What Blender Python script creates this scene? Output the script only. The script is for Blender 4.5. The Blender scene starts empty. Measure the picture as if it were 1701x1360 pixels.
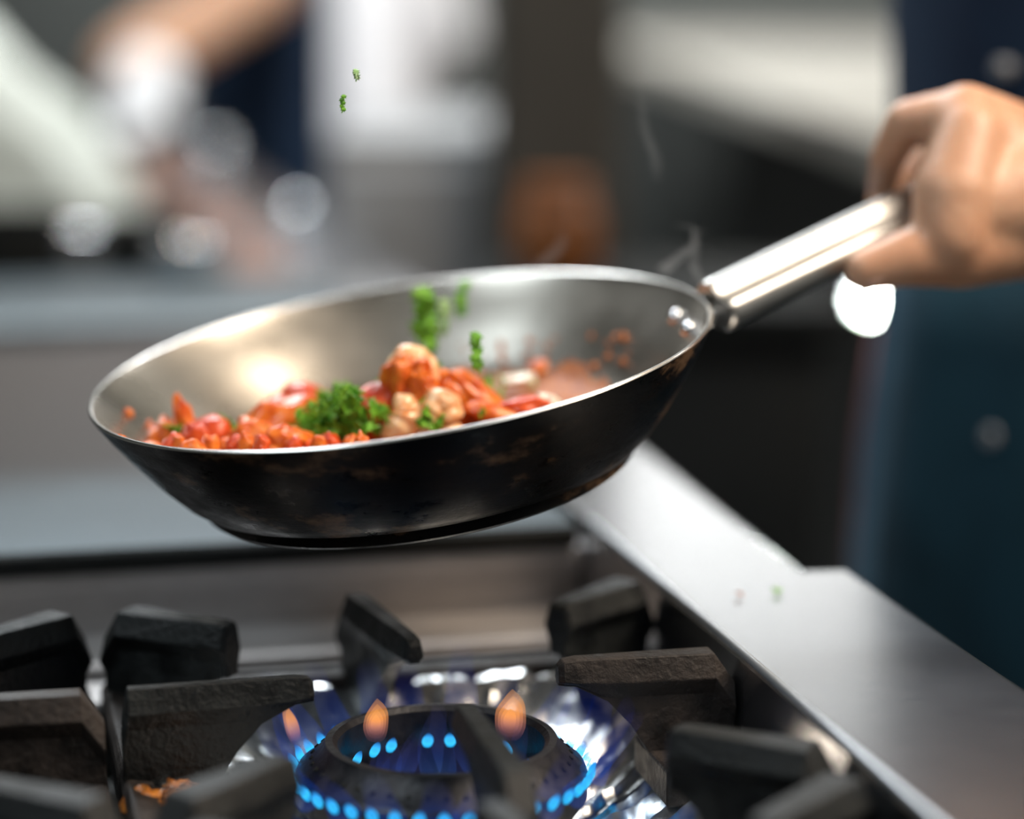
import bpy, bmesh, math, random
from mathutils import Vector, Matrix, noise

random.seed(7)
SC = bpy.context.scene
COL = SC.collection
PI = math.pi

# ------------------------------------------------------------------ camera, world, lights, exposure
F = 85.0 / 36.0 * 1701.0
PITCH = math.radians(10.5)
CAM = Vector((0, 0, 1.23))
RIGHT = Vector((1, 0, 0))
UP = Vector((0, math.sin(PITCH), math.cos(PITCH)))
FWD = Vector((0, math.cos(PITCH), -math.sin(PITCH)))

cam_data = bpy.data.cameras.new('camera')
cam_data.lens = 85
cam_data.sensor_width = 36
cam_data.sensor_fit = 'HORIZONTAL'
cam_data.clip_start = 0.05
cam_data.dof.use_dof = True
cam_data.dof.focus_distance = 1.0
cam_data.dof.aperture_fstop = 2.05
cam = bpy.data.objects.new('camera', cam_data)
COL.objects.link(cam)
cam.location = CAM
cam.rotation_euler = (PI / 2 - PITCH, 0, 0)
SC.camera = cam

SC.view_settings.view_transform = 'Standard'
SC.view_settings.look = 'None'
SC.view_settings.gamma = 1.0
SC.view_settings.use_curve_mapping = False
SC.view_settings.exposure = 0.0

world = bpy.data.worlds.new('world')
SC.world = world
world.use_nodes = True
world.node_tree.nodes['Background'].inputs[0].default_value = (0.75, 0.85, 1.0, 1)
world.node_tree.nodes['Background'].inputs[1].default_value = 0.035


def area_light(name, loc, size, power, color, target=None, size_y=None):
    d = bpy.data.lights.new(name, 'AREA')
    d.energy = power
    d.color = color
    d.size = size
    if size_y:
        d.shape = 'RECTANGLE'
        d.size_y = size_y
    o = bpy.data.objects.new(name, d)
    COL.objects.link(o)
    o.location = loc
    if target is not None:
        o.rotation_euler = (Vector(target) - Vector(loc)).to_track_quat('-Z', 'Y').to_euler()
    return o


# ceiling tubes and hood lamps of the kitchen, then an added fill and wall light
area_light('hood_lamp', (0.70, 0.95, 2.10), 0.42, 14, (1.0, 0.82, 0.64), (0.0, 1.1, 1.0))
area_light('hood_lamp', (1.05, 0.70, 2.10), 0.42, 14, (1.0, 0.82, 0.64), (0.0, 1.1, 1.0))
area_light('overhead_light', (-0.5, 2.7, 2.7), 1.3, 66, (0.9, 0.96, 1.0), (-0.4, 2.5, 0), 0.5)
area_light('overhead_light', (2.0, 3.0, 2.7), 0.8, 58, (1.0, 0.97, 0.92), (1.1, 3.3, 0), 0.8)
area_light('overhead_light', (-1.35, 0.1, 2.7), 1.2, 22, (0.82, 0.93, 1.0), (-0.5, 0.7, 0.9), 0.4)
area_light('overhead_light', (1.0, 0.1, 2.7), 1.0, 9, (0.97, 0.98, 1.0), (0.6, 0.3, 0), 0.8)  # overhead fill added to brighten the handle, hand and riser
area_light('added_wall_light', (0.1, 4.95, 2.35), 2.0, 56, (0.96, 0.97, 1.0), (0.1, 5.38, 1.75), 0.12)  # added lamp whitening the back wall so the ledge reflects it


def ray(x, y):
    return RIGHT * ((x - 850.5) / F) - UP * ((y - 680) / F) + FWD


def pd(x, y, d):
    return CAM + ray(x, y) * d


def pz(x, y, z):
    r = ray(x, y)
    return CAM + r * ((z - CAM.z) / r.z)


# frame of the cooking range: u runs along its front, v away from the camera
TH = math.radians(13)
EU = Vector((math.cos(TH), math.sin(TH), 0))
EV = Vector((-math.sin(TH), math.cos(TH), 0))
ORG = Vector((-0.0286, 0.9964, 0))


def S(u, v, z):
    return ORG + EU * u + EV * v + Vector((0, 0, z))


# ------------------------------------------------------------------ materials
def new_mat(name):
    m = bpy.data.materials.new(name)
    m.use_nodes = True
    nt = m.node_tree
    return m, nt, nt.nodes['Principled BSDF']


def ramp(nt, fac, stops):
    r = nt.nodes.new('ShaderNodeValToRGB')
    el = r.color_ramp.elements
    while len(el) < len(stops):
        el.new(0.5)
    for e, (p, c) in zip(el, stops):
        e.position = p
        e.color = (*c, 1) if len(c) == 3 else c
    nt.links.new(fac, r.inputs[0])
    return r.outputs[0]


def noise_tex(nt, scale, detail=4, coord='Object', stretch=None, rough=0.55):
    tc = nt.nodes.new('ShaderNodeTexCoord')
    n = nt.nodes.new('ShaderNodeTexNoise')
    n.inputs['Scale'].default_value = scale
    n.inputs['Detail'].default_value = detail
    n.inputs['Roughness'].default_value = rough
    if stretch:
        mp = nt.nodes.new('ShaderNodeMapping')
        mp.inputs['Scale'].default_value = stretch
        nt.links.new(tc.outputs[coord], mp.inputs[0])
        nt.links.new(mp.outputs[0], n.inputs[0])
    else:
        nt.links.new(tc.outputs[coord], n.inputs[0])
    return n.outputs[0]


def mat(name, c1, c2=None, rough=0.5, rough2=None, metal=0.0, scale=20, bump=0.0, bscale=None, stretch=None,
        sss=0.0, sssc=None, coat=0.0, spec=0.5, lo=0.35, hi=0.65, detail=4):
    m, nt, b = new_mat(name)
    b.inputs['Metallic'].default_value = metal
    b.inputs['Roughness'].default_value = rough
    b.inputs['Specular IOR Level'].default_value = spec
    if c2 is None:
        b.inputs['Base Color'].default_value = (*c1, 1)
    n = noise_tex(nt, scale, detail, stretch=stretch)
    if c2 is not None:
        nt.links.new(ramp(nt, n, [(lo, c1), (hi, c2)]), b.inputs['Base Color'])
    if rough2 is not None:
        nt.links.new(ramp(nt, n, [(lo, (rough,) * 3), (hi, (rough2,) * 3)]), b.inputs['Roughness'])
    if bump:
        bn = nt.nodes.new('ShaderNodeBump')
        bn.inputs['Strength'].default_value = bump
        bn.inputs['Distance'].default_value = 0.002
        nt.links.new(noise_tex(nt, bscale or scale, 5, stretch=stretch), bn.inputs['Height'])
        nt.links.new(bn.outputs[0], b.inputs['Normal'])
    if sss:
        b.inputs['Subsurface Weight'].default_value = sss
        b.inputs['Subsurface Radius'].default_value = sssc or (0.006, 0.002, 0.001)
        b.inputs['Subsurface Scale'].default_value = 1.0
    if coat:
        b.inputs['Coat Weight'].default_value = coat
        b.inputs['Coat Roughness'].default_value = 0.12
    return m


M = {}
M['steel'] = mat('brushed_steel', (0.53, 0.54, 0.56), (0.55, 0.56, 0.58), 0.24, 0.26, 1.0, 60, 0.004, 160, (1, 10, 1))
M['steel_dark'] = mat('worn_steel', (0.56, 0.53, 0.515), (0.64, 0.61, 0.60), 0.36, 0.46, 0.35, 30, 0.05, 120, (1, 8, 8))
M['gutter'] = mat('dull_steel', (0.085, 0.105, 0.115), (0.12, 0.14, 0.15), 0.45, None, 0.8, 14)
M['lip'] = mat('satin_steel', (0.52, 0.55, 0.58), None, 0.42, None, 0.8)
M['chrome'] = mat('polished_steel', (0.75, 0.76, 0.78), None, 0.16, None, 1.0)
M['iron'] = mat('cast_iron', (0.0028, 0.0036, 0.0038), (0.0105, 0.0125, 0.0125), 0.40, 0.62, 0.0, 70, 0.55, 330, spec=0.36)
M['iron_warm'] = mat('burnt_cast_iron', (0.008, 0.0065, 0.006), (0.034, 0.026, 0.022), 0.44, 0.66, 0.0, 60, 0.5, 300, spec=0.36)
M['burner'] = mat('burner_iron', (0.006, 0.007, 0.010), (0.020, 0.019, 0.022), 0.38, 0.55, 0.3, 90, 0.2, 300)
M['black'] = mat('soot_black', (0.004, 0.005, 0.005), (0.012, 0.013, 0.012), 0.6, 0.8, 0.0, 40, spec=0.25)
M['foil'] = mat('aluminium_foil', (0.86, 0.88, 0.89), None, 0.26, None, 1.0)
M['pan_in'] = mat('pan_interior_steel', (0.44, 0.41, 0.36), (0.52, 0.485, 0.43), 0.24, 0.34, 1.0, 12, 0.015, 300)
M['pan_rim'] = mat('pan_rim_steel', (0.68, 0.66, 0.62), None, 0.24, None, 1.0)
M['handle'] = mat('handle_steel', (0.45, 0.445, 0.42), (0.51, 0.505, 0.49), 0.33, 0.40, 1.0, 20)
M['skin'] = mat('skin', (0.50, 0.265, 0.160), (0.58, 0.335, 0.212), 0.42, 0.5, 0.0, 40, 0.18, 260, sss=0.25)
M['nail'] = mat('nail', (0.66, 0.40, 0.32), None, 0.25)
M['coat_navy'] = mat('navy_cotton', (0.008, 0.016, 0.036), (0.012, 0.026, 0.052), 0.85, 0.9, 0.0, 14, 0.3, 200, spec=0.2)
M['apron_teal'] = mat('teal_denim', (0.0025, 0.015, 0.024), (0.007, 0.032, 0.049), 0.85, 0.9, 0.0, 9, 0.3, 300, spec=0.2)
M['apron_pale'] = mat('faded_denim', (0.028, 0.062, 0.092), (0.042, 0.085, 0.12), 0.85, None, 0.0, 20, 0.3, 300, spec=0.2)
M['red_trim'] = mat('red_braid', (0.16, 0.035, 0.035), (0.24, 0.06, 0.05), 0.75, None, 0.0, 60)
M['trouser'] = mat('dark_trousers', (0.010, 0.011, 0.014), (0.016, 0.018, 0.022), 0.9, None, 0.0, 30, spec=0.2)
M['hair'] = mat('dark_hair', (0.010, 0.007, 0.005), (0.02, 0.014, 0.01), 0.5, None, 0.0, 80)
M['button'] = mat('grey_button', (0.17, 0.18, 0.20), None, 0.5)
M['jacket_white'] = mat('white_cotton', (0.80, 0.79, 0.82), (0.86, 0.85, 0.87), 0.85, None, 0.0, 8, spec=0.2)
M['cloth_pale'] = mat('pale_cloth', (0.56, 0.585, 0.52), (0.64, 0.655, 0.59), 0.9, None, 0.0, 12, 0.5, 60, spec=0.2)
M['glove'] = mat('white_glove', (0.85, 0.84, 0.84), None, 0.5)
M['tomato'] = mat('tomato_flesh', (0.42, 0.030, 0.008), (0.68, 0.095, 0.018), 0.28, 0.4, 0.0, 110, 0.10, 220, sss=0.2, sssc=(0.006, 0.002, 0.001), coat=0.12, spec=0.35)
M['tomato_orange'] = mat('cooked_tomato', (0.50, 0.065, 0.007), (0.74, 0.20, 0.022), 0.28, 0.4, 0.0, 130, 0.10, 220, sss=0.2, sssc=(0.006, 0.002, 0.001), coat=0.12, spec=0.35)
M['shrimp'] = mat('shrimp_flesh', (0.78, 0.30, 0.10), (0.90, 0.60, 0.34), 0.25, 0.35, 0.0, 120, 0.35, 260, sss=0.25, sssc=(0.008, 0.004, 0.002), coat=0.4)
M['parsley'] = mat('parsley_leaf', (0.075, 0.24, 0.010), (0.19, 0.44, 0.030), 0.45, 0.6, 0.0, 160, 0.2, 300, spec=0.4)
M['herb_pale'] = mat('pale_herb_stem', (0.16, 0.34, 0.08), (0.34, 0.50, 0.24), 0.40, 0.5, 0.0, 160)
M['onion'] = mat('onion_flesh', (0.70, 0.66, 0.55), (0.82, 0.78, 0.70), 0.25, None, 0.0, 60, sss=0.2, coat=0.4)
M['sauce'] = mat('tomato_sauce', (0.22, 0.050, 0.012), (0.44, 0.17, 0.060), 0.5, 0.65, 0.0, 130, 0.3, 240, spec=0.3)
M['crust'] = mat('burnt_crust', (0.10, 0.02, 0.004), (0.70, 0.24, 0.03), 0.22, 0.4, 0.0, 160, 0.6, 240, coat=0.6)
M['dark_metal'] = mat('dark_enamel', (0.010, 0.011, 0.010), (0.020, 0.020, 0.018), 0.6, None, 0.0, 5)
M['dark_brown'] = mat('dark_brown_panel', (0.035, 0.032, 0.026), (0.060, 0.055, 0.046), 0.6, None, 0.0, 3)
M['counter'] = mat('pale_worktop', (0.36, 0.34, 0.295), (0.40, 0.38, 0.33), 0.45, None, 0.0, 4)
M['orange'] = mat('orange_plastic', (0.20, 0.062, 0.012), (0.24, 0.078, 0.016), 0.35, None, 0.0, 9)
M['cabinet'] = mat('grey_cabinet_steel', (0.36, 0.36, 0.36), (0.40, 0.40, 0.40), 0.45, None, 0.35, 3)
M['wall_light'] = mat('pale_wall', (0.66, 0.65, 0.62), (0.70, 0.69, 0.66), 0.7, None, 0.0, 3)
M['wall_mid'] = mat('grey_wall', (0.20, 0.20, 0.19), (0.24, 0.24, 0.23), 0.7, None, 0.0, 3)
M['wall_dark'] = mat('dark_wall', (0.045, 0.050, 0.046), (0.065, 0.070, 0.064), 0.6, None, 0.0, 3)
M['floor'] = mat('dark_floor_tile', (0.020, 0.022, 0.020), (0.035, 0.036, 0.034), 0.45, None, 0.0, 8)
M['ceiling'] = mat('ceiling_white', (0.62, 0.62, 0.60), None, 0.8)


def pan_outer_mat():
    m, nt, b = new_mat('seasoned_black_steel')
    n1 = noise_tex(nt, 19, 6, stretch=(1, 1, 2.0), rough=0.68)
    n2 = noise_tex(nt, 60, 6, stretch=(1, 1, 2), rough=0.7)
    nt.links.new(ramp(nt, n1, [(0.47, (0.0015, 0.002, 0.0025)), (0.58, (0.006, 0.004, 0.003)), (0.68, (0.12, 0.070, 0.038))]), b.inputs['Base Color'])
    nt.links.new(ramp(nt, n2, [(0.35, (0.24,) * 3), (0.65, (0.48,) * 3)]), b.inputs['Roughness'])
    b.inputs['Metallic'].default_value = 0.0
    b.inputs['Specular IOR Level'].default_value = 0.07
    b.inputs['Coat Weight'].default_value = 0.0
    b.inputs['Coat Roughness'].default_value = 0.15
    bn = nt.nodes.new('ShaderNodeBump')
    bn.inputs['Strength'].default_value = 0.25
    bn.inputs['Distance'].default_value = 0.0015
    nt.links.new(n2, bn.inputs['Height'])
    nt.links.new(bn.outputs[0], b.inputs['Normal'])
    return m


def griddle_mat():
    m, nt, b = new_mat('griddle_steel')
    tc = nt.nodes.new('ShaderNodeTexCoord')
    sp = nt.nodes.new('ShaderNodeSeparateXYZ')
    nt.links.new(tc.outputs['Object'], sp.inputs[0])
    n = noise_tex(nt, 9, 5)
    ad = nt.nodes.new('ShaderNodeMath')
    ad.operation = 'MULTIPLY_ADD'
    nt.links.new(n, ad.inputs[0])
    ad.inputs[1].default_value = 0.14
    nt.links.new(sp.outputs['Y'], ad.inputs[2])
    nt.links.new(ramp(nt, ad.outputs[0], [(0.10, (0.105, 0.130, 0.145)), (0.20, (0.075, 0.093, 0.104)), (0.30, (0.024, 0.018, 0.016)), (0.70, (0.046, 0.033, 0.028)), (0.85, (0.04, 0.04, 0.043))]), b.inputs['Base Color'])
    b.inputs['Metallic'].default_value = 0.85
    b.inputs['Roughness'].default_value = 0.42
    bn = nt.nodes.new('ShaderNodeBump')
    bn.inputs['Strength'].default_value = 0.25
    bn.inputs['Distance'].default_value = 0.002
    nt.links.new(noise_tex(nt, 60, 5), bn.inputs['Height'])
    nt.links.new(bn.outputs[0], b.inputs['Normal'])
    return m


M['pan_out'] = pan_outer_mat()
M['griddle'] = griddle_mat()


def flame_mat(name, stops, strength):
    """gas flame: emission thinning out along the flame's own length (object z, unit length)"""
    m = bpy.data.materials.new(name)
    m.use_nodes = True
    nt = m.node_tree
    nt.nodes.clear()
    out = nt.nodes.new('ShaderNodeOutputMaterial')
    tc = nt.nodes.new('ShaderNodeTexCoord')
    sp = nt.nodes.new('ShaderNodeSeparateXYZ')
    nt.links.new(tc.outputs['Generated'], sp.inputs[0])
    col = ramp(nt, sp.outputs['Z'], [(p, c) for p, c, a in stops])
    alp = ramp(nt, sp.outputs['Z'], [(p, (a, a, a)) for p, c, a in stops])
    em = nt.nodes.new('ShaderNodeEmission')
    em.inputs[1].default_value = strength
    nt.links.new(col, em.inputs[0])
    tr = nt.nodes.new('ShaderNodeBsdfTransparent')
    mx = nt.nodes.new('ShaderNodeMixShader')
    nt.links.new(alp, mx.inputs[0])
    nt.links.new(tr.outputs[0], mx.inputs[1])
    nt.links.new(em.outputs[0], mx.inputs[2])
    nt.links.new(mx.outputs[0], out.inputs[0])
    return m


M['flame_core'] = flame_mat('gas_flame_core', [(0.0, (0.02, 0.50, 0.95), 0.35), (0.35, (0.04, 0.50, 0.95), 0.8), (1.0, (0.02, 0.14, 0.6), 0.0)], 1.6)
M['flame_blade'] = flame_mat('gas_flame_veil', [(0.0, (0.01, 0.10, 0.60), 0.11), (0.45, (0.01, 0.05, 0.42), 0.06), (1.0, (0.03, 0.03, 0.30), 0.0)], 0.9)
M['flame_violet'] = flame_mat('violet_flame', [(0.0, (0.08, 0.25, 0.85), 0.05), (0.4, (0.10, 0.16, 0.75), 0.022), (1.0, (0.2, 0.2, 0.6), 0.0)], 1.0)
M['flame_orange'] = flame_mat('orange_flame', [(0.0, (0.5, 0.2, 0.3), 0.01), (0.6, (1.0, 0.36, 0.08), 0.17), (1.0, (1.0, 0.42, 0.10), 0.06)], 1.5)


def emit_mat(name, c, s):
    m = bpy.data.materials.new(name)
    m.use_nodes = True
    nt = m.node_tree
    nt.nodes.clear()
    out = nt.nodes.new('ShaderNodeOutputMaterial')
    em = nt.nodes.new('ShaderNodeEmission')
    em.inputs[0].default_value = (*c, 1)
    em.inputs[1].default_value = s
    nt.links.new(em.outputs[0], out.inputs[0])
    return m


M['lamp_glow'] = emit_mat('white_lamp_glow', (0.90, 1.0, 0.93), 150)


def steam_mat(name, density):
    m = bpy.data.materials.new(name)
    m.use_nodes = True
    nt = m.node_tree
    nt.nodes.clear()
    out = nt.nodes.new('ShaderNodeOutputMaterial')
    v = nt.nodes.new('ShaderNodeVolumeScatter')
    v.inputs['Color'].default_value = (0.95, 0.97, 1, 1)
    v.inputs['Density'].default_value = density
    nt.links.new(v.outputs[0], out.inputs['Volume'])
    return m


M['steam'] = steam_mat('steam', 26)
M['steam_thin'] = steam_mat('thin_steam', 9)


# ------------------------------------------------------------------ mesh helpers
class MB:
    def __init__(self):
        self.v, self.f, self.mi = [], [], []

    def add(self, verts, faces, mi=0):
        o = len(self.v)
        self.v += [Vector(p) for p in verts]
        self.f += [tuple(i + o for i in f) for f in faces]
        self.mi += [mi] * len(faces)
        return self

    def loft(self, rings, closed=True, cap=True, mi=0):
        n = len(rings[0])
        vs = [p for r in rings for p in r]
        fs = []
        for i in range(len(rings) - 1):
            for j in range(n if closed else n - 1):
                k = (j + 1) % n
                fs.append((i * n + j, i * n + k, (i + 1) * n + k, (i + 1) * n + j))
        if cap and closed:
            fs.append(tuple(reversed(range(n))))
            fs.append(tuple(range((len(rings) - 1) * n, len(rings) * n)))
        return self.add(vs, fs, mi)

    def box(self, p0, ex, ey, ez, mi=0):
        p0 = Vector(p0)
        vs = [p0 + ex * i + ey * j + ez * k for k in (0, 1) for j in (0, 1) for i in (0, 1)]
        return self.add(vs, [(0, 2, 3, 1), (4, 5, 7, 6), (0, 1, 5, 4), (2, 6, 7, 3), (1, 3, 7, 5), (0, 4, 6, 2)], mi)

    def build(self, name, material, parent=None, smooth=True, bevel=0.0, loc=None, subsurf=0, angle=40):
        me = bpy.data.meshes.new(name)
        origin = Vector(loc) if loc is not None else None
        vs = [p - origin for p in self.v] if origin is not None else self.v
        me.from_pydata([tuple(p) for p in vs], [], self.f)
        mats = material if isinstance(material, (list, tuple)) else [material]
        for m in mats:
            me.materials.append(m)
        for p, i in zip(me.polygons, self.mi):
            p.material_index = i
        bm = bmesh.new()
        bm.from_mesh(me)
        bmesh.ops.recalc_face_normals(bm, faces=bm.faces)
        bm.to_mesh(me)
        bm.free()
        if smooth:
            me.polygons.foreach_set('use_smooth', [True] * len(me.polygons))
            me.set_sharp_from_angle(angle=math.radians(angle))
        o = bpy.data.objects.new(name, me)
        COL.objects.link(o)
        if bevel:
            b = o.modifiers.new('bevel', 'BEVEL')
            b.width = bevel
            b.segments = 2
            b.limit_method = 'ANGLE'
            b.angle_limit = math.radians(35)
        if subsurf:
            s = o.modifiers.new('subsurf', 'SUBSURF')
            s.levels = s.render_levels = subsurf
        if parent is not None:
            o.parent = parent
            if parent.parent is not None:      # sub-part: its part already sits at the world origin
                o.location = origin if origin is not None else (0, 0, 0)
            else:
                o.location = (origin - parent.location) if origin is not None else -parent.location
        elif origin is not None:
            o.location = origin
        return o


def empty(name, loc):
    o = bpy.data.objects.new(name, None)
    COL.objects.link(o)
    o.location = loc
    o.empty_display_size = 0.02
    return o


def tag(o, label, cat, group=None, kind=None):
    o['label'] = label
    o['category'] = cat
    if group:
        o['group'] = group
    if kind:
        o['kind'] = kind
    return o


def structure(o):
    o['kind'] = 'structure'
    return o


def wbox(x0, x1, y0, y1, z0, z1):
    return MB().box((x0, y0, z0), Vector((x1 - x0, 0, 0)), Vector((0, y1 - y0, 0)), Vector((0, 0, z1 - z0)))


def sbox(u0, u1, v0, v1, z0, z1, mb=None, mi=0):
    return (mb or MB()).box(S(u0, v0, z0), EU * (u1 - u0), EV * (v1 - v0), Vector((0, 0, z1 - z0)), mi)


def lathe(profile, c, ax=Vector((0, 0, 1)), n=64, mb=None, mi=0, a=None):
    """profile: (radius, height along ax)"""
    mb = mb or MB()
    if a is None:
        a = Vector((1, 0, 0))
        a = (a - ax * a.dot(ax)).normalized()
    b = ax.cross(a)
    rings = []
    for r, h in profile:
        rings.append([c + ax * h + (a * math.cos(2 * PI * i / n) + b * math.sin(2 * PI * i / n)) * max(r, 1e-5) for i in range(n)])
    return mb.loft(rings, True, False, mi)


def tube(path, radii, n=12, mb=None, mi=0, flat=1.0):
    mb = mb or MB()
    rings = []
    path = [Vector(p) for p in path]
    ref = Vector((0, 0, 1))
    for i, p in enumerate(path):
        t = (path[min(i + 1, len(path) - 1)] - path[max(i - 1, 0)]).normalized()
        x = t.cross(ref)
        if x.length < 1e-3:
            x = Vector((1, 0, 0))
        x.normalize()
        y = x.cross(t).normalized()
        r = radii[i] if isinstance(radii, (list, tuple)) else radii
        rings.append([p + x * r * math.cos(2 * PI * j / n) + y * r * flat * math.sin(2 * PI * j / n) for j in range(n)])
    return mb.loft(rings, True, True, mi)


def spline(pts, k=6):
    pts = [Vector(p) for p in pts]
    out = []
    for i in range(len(pts) - 1):
        p0, p1, p2, p3 = pts[max(i - 1, 0)], pts[i], pts[i + 1], pts[min(i + 2, len(pts) - 1)]
        for j in range(k):
            t = j / k
            out.append(0.5 * ((2 * p1) + (p2 - p0) * t + (2 * p0 - 5 * p1 + 4 * p2 - p3) * t * t + (3 * p1 - p0 - 3 * p2 + p3) * t ** 3))
    out.append(pts[-1])
    return out


def blob(c, rx, ry, rz, rot, amp=0.15, freq=1.6, seed=0, n=3, mb=None, crease=0.0):
    """lumpy ellipsoid"""
    bm = bmesh.new()
    bmesh.ops.create_icosphere(bm, subdivisions=n, radius=1)
    vs = []
    for v in bm.verts:
        d = v.co.normalized()
        k = 1 + amp * noise.noise(d * freq + Vector((seed * 3.7, seed * 1.3, 0))) * 2 + amp * 0.4 * noise.noise(d * freq * 3.1 + Vector((0, seed * 2.1, 5)))
        if crease:
            k -= crease * max(0, 1 - abs(d.x * 0.8 + d.y * 0.3 + 0.2 * math.sin(d.z * 4)) * 5)
        vs.append(Vector((d.x * rx, d.y * ry, d.z * rz)) * k)
    fs = [tuple(v.index for v in f.verts) for f in bm.faces]
    bm.free()
    vs = [rot @ v + c for v in vs]
    return (mb or MB()).add(vs, fs)


def capsule(mb, p0, p1, r0, r1, n=16):
    """tapered limb segment with round ends"""
    p0, p1 = Vector(p0), Vector(p1)
    d = p1 - p0
    L = d.length
    t = d / L if L > 1e-6 else Vector((0, 0, 1))
    x = t.orthogonal().normalized()
    y = t.cross(x)
    rings = []

    def ring(c, r):
        rings.append([c + (x * math.cos(2 * PI * j / n) + y * math.sin(2 * PI * j / n)) * r for j in range(n)])
    for k in range(1, 6):
        a = -PI / 2 + PI / 2 * k / 5
        ring(p0 + t * r0 * math.sin(a), r0 * math.cos(a))
    for k in range(0, 5):
        a = PI / 2 * k / 5
        ring(p1 + t * r1 * math.sin(a), r1 * math.cos(a))
    mb.loft(rings, True, True)


def remeshed(mb, name, material, parent, voxel, smooth_it=6, loc=None):
    o = mb.build(name, material, None, smooth=False)
    r = o.modifiers.new('remesh', 'REMESH')
    r.mode = 'VOXEL'
    r.voxel_size = voxel
    s = o.modifiers.new('smooth', 'SMOOTH')
    s.iterations = smooth_it
    s.factor = 0.5
    bpy.context.view_layer.update()
    dg = bpy.context.evaluated_depsgraph_get()
    me = bpy.data.meshes.new_from_object(o.evaluated_get(dg))
    o.modifiers.clear()
    o.data = me
    me.polygons.foreach_set('use_smooth', [True] * len(me.polygons))
    if parent is not None:
        o.parent = parent
        o.location = -parent.location
    return o


# ------------------------------------------------------------------ the room
structure(wbox(-3, 2.6, -1.6, 5.4, -0.05, 0).build('floor', M['floor'], smooth=False))
structure(wbox(-3, 2.6, -1.6, 5.4, 3.0, 3.05).build('ceiling', M['ceiling'], smooth=False))
structure(wbox(-3, 2.6, 5.4, 5.45, 0, 3.0).build('wall_back', M['wall_dark'], smooth=False))
structure(wbox(-3.05, -3, -1.6, 5.45, 0, 3.0).build('wall_left', M['wall_dark'], smooth=False))
structure(wbox(2.6, 2.65, -1.6, 5.45, 0, 3.0).build('wall_right', M['wall_light'], smooth=False))
structure(wbox(-3.05, 2.65, -1.65, -1.6, 0, 3.0).build('wall_front', M['wall_mid'], smooth=False))
# pale band added high on the back wall to reflect in the ledge
structure(wbox(-3, 2.6, 5.385, 5.4, 1.58, 2.06).build('reflection_band_1', M['wall_light'], smooth=False))

# ------------------------------------------------------------------ the cooking range
ZT = 0.945
range_root = tag(empty('cooking_range', S(-0.5, 0.5, 0)), 'long stainless steel cooking range with a wide polished side ledge under the pan', 'range')
sbox(-1.25, 0.190, -0.80, 2.70, 0.0, 0.855).build('body', M['steel'], range_root, smooth=False)
mb = MB()
sbox(-1.2, 0.117, -0.79, 0.235, 0.855, 0.862, mb)
mb.build('well_floor', M['black'], range_root, smooth=False)
# side ledge with step in its outer edge
LED = [(0.117, -0.80), (0.211, -0.80), (0.213, 0.080), (0.1915, 0.082), (0.1985, 0.40), (0.205, 1.2), (0.205, 2.7), (0.117, 2.7)]
mb = MB()
top = [S(u, v, ZT) for u, v in LED]
bot = [S(u, v, 0.80) for u, v in LED]
mb.loft([bot, top], True, True)
ledge = mb.build('side_ledge', M['steel'], range_root, smooth=False, bevel=0.0035)
# folded bright lip along the ledge's inner edge
mb = tube([S(0.1185, -0.80, ZT - 0.0005), S(0.1185, 0.205, ZT - 0.0005)], 0.0019, 10)
mb.build('ledge_lip', M['lip'], range_root)
# riser behind the burners: lip, face, slot and foot
mb = MB()
sbox(-1.2, 0.116, 0.215, 0.235, 0.862, 0.932, mb)
sbox(-1.2, 0.116, 0.203, 0.235, 0.9235, 0.932, mb)
mb.build('riser', M['steel_dark'], range_root, smooth=False, bevel=0.002)
mb = MB()
sbox(-1.2, 0.113, 0.155, 0.214, 0.893, 0.8985, mb)
sbox(-1.2, 0.113, 0.118, 0.150, 0.886, 0.892, mb)
mb.build('rear_shelf', M['steel_dark'], range_root, smooth=False, bevel=0.0015)
# rear part of the range beyond the griddle
sbox(-1.25, 0.117, 0.902, 1.17, 0.855, 0.956).build('rear_gutter', M['gutter'], range_root, smooth=False, bevel=0.006)
sbox(-1.25, 0.117, 1.17, 2.70, 0.855, 0.936).build('rear_hob', M['dark_metal'], range_root, smooth=False, bevel=0.004)

# griddle plate
mb = MB()
prof = [(0.198, 0.9325), (0.195, 0.936), (0.195, 0.9425), (0.199, ZT), (0.90, ZT), (0.90, 0.9325)]
mb.loft([[S(u, v, z) for v, z in prof] for u in (-1.2, 0.1095)], True, True)
g_loc = S(0.0, 0.18, ZT)
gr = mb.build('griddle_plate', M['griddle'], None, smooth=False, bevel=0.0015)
me = gr.data
mw = Matrix.Translation(g_loc) @ Matrix.Rotation(TH, 4, 'Z')
me.transform(mw.inverted())
gr.matrix_world = mw
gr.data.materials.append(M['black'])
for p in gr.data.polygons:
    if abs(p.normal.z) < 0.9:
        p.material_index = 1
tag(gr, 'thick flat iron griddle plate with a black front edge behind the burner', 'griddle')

# ------------------------------------------------------------------ grates
GU, GV = -0.012, -0.042           # burner centre in range coordinates
HU, HV = 0.131, 0.143             # half pitch of a grate


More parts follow.
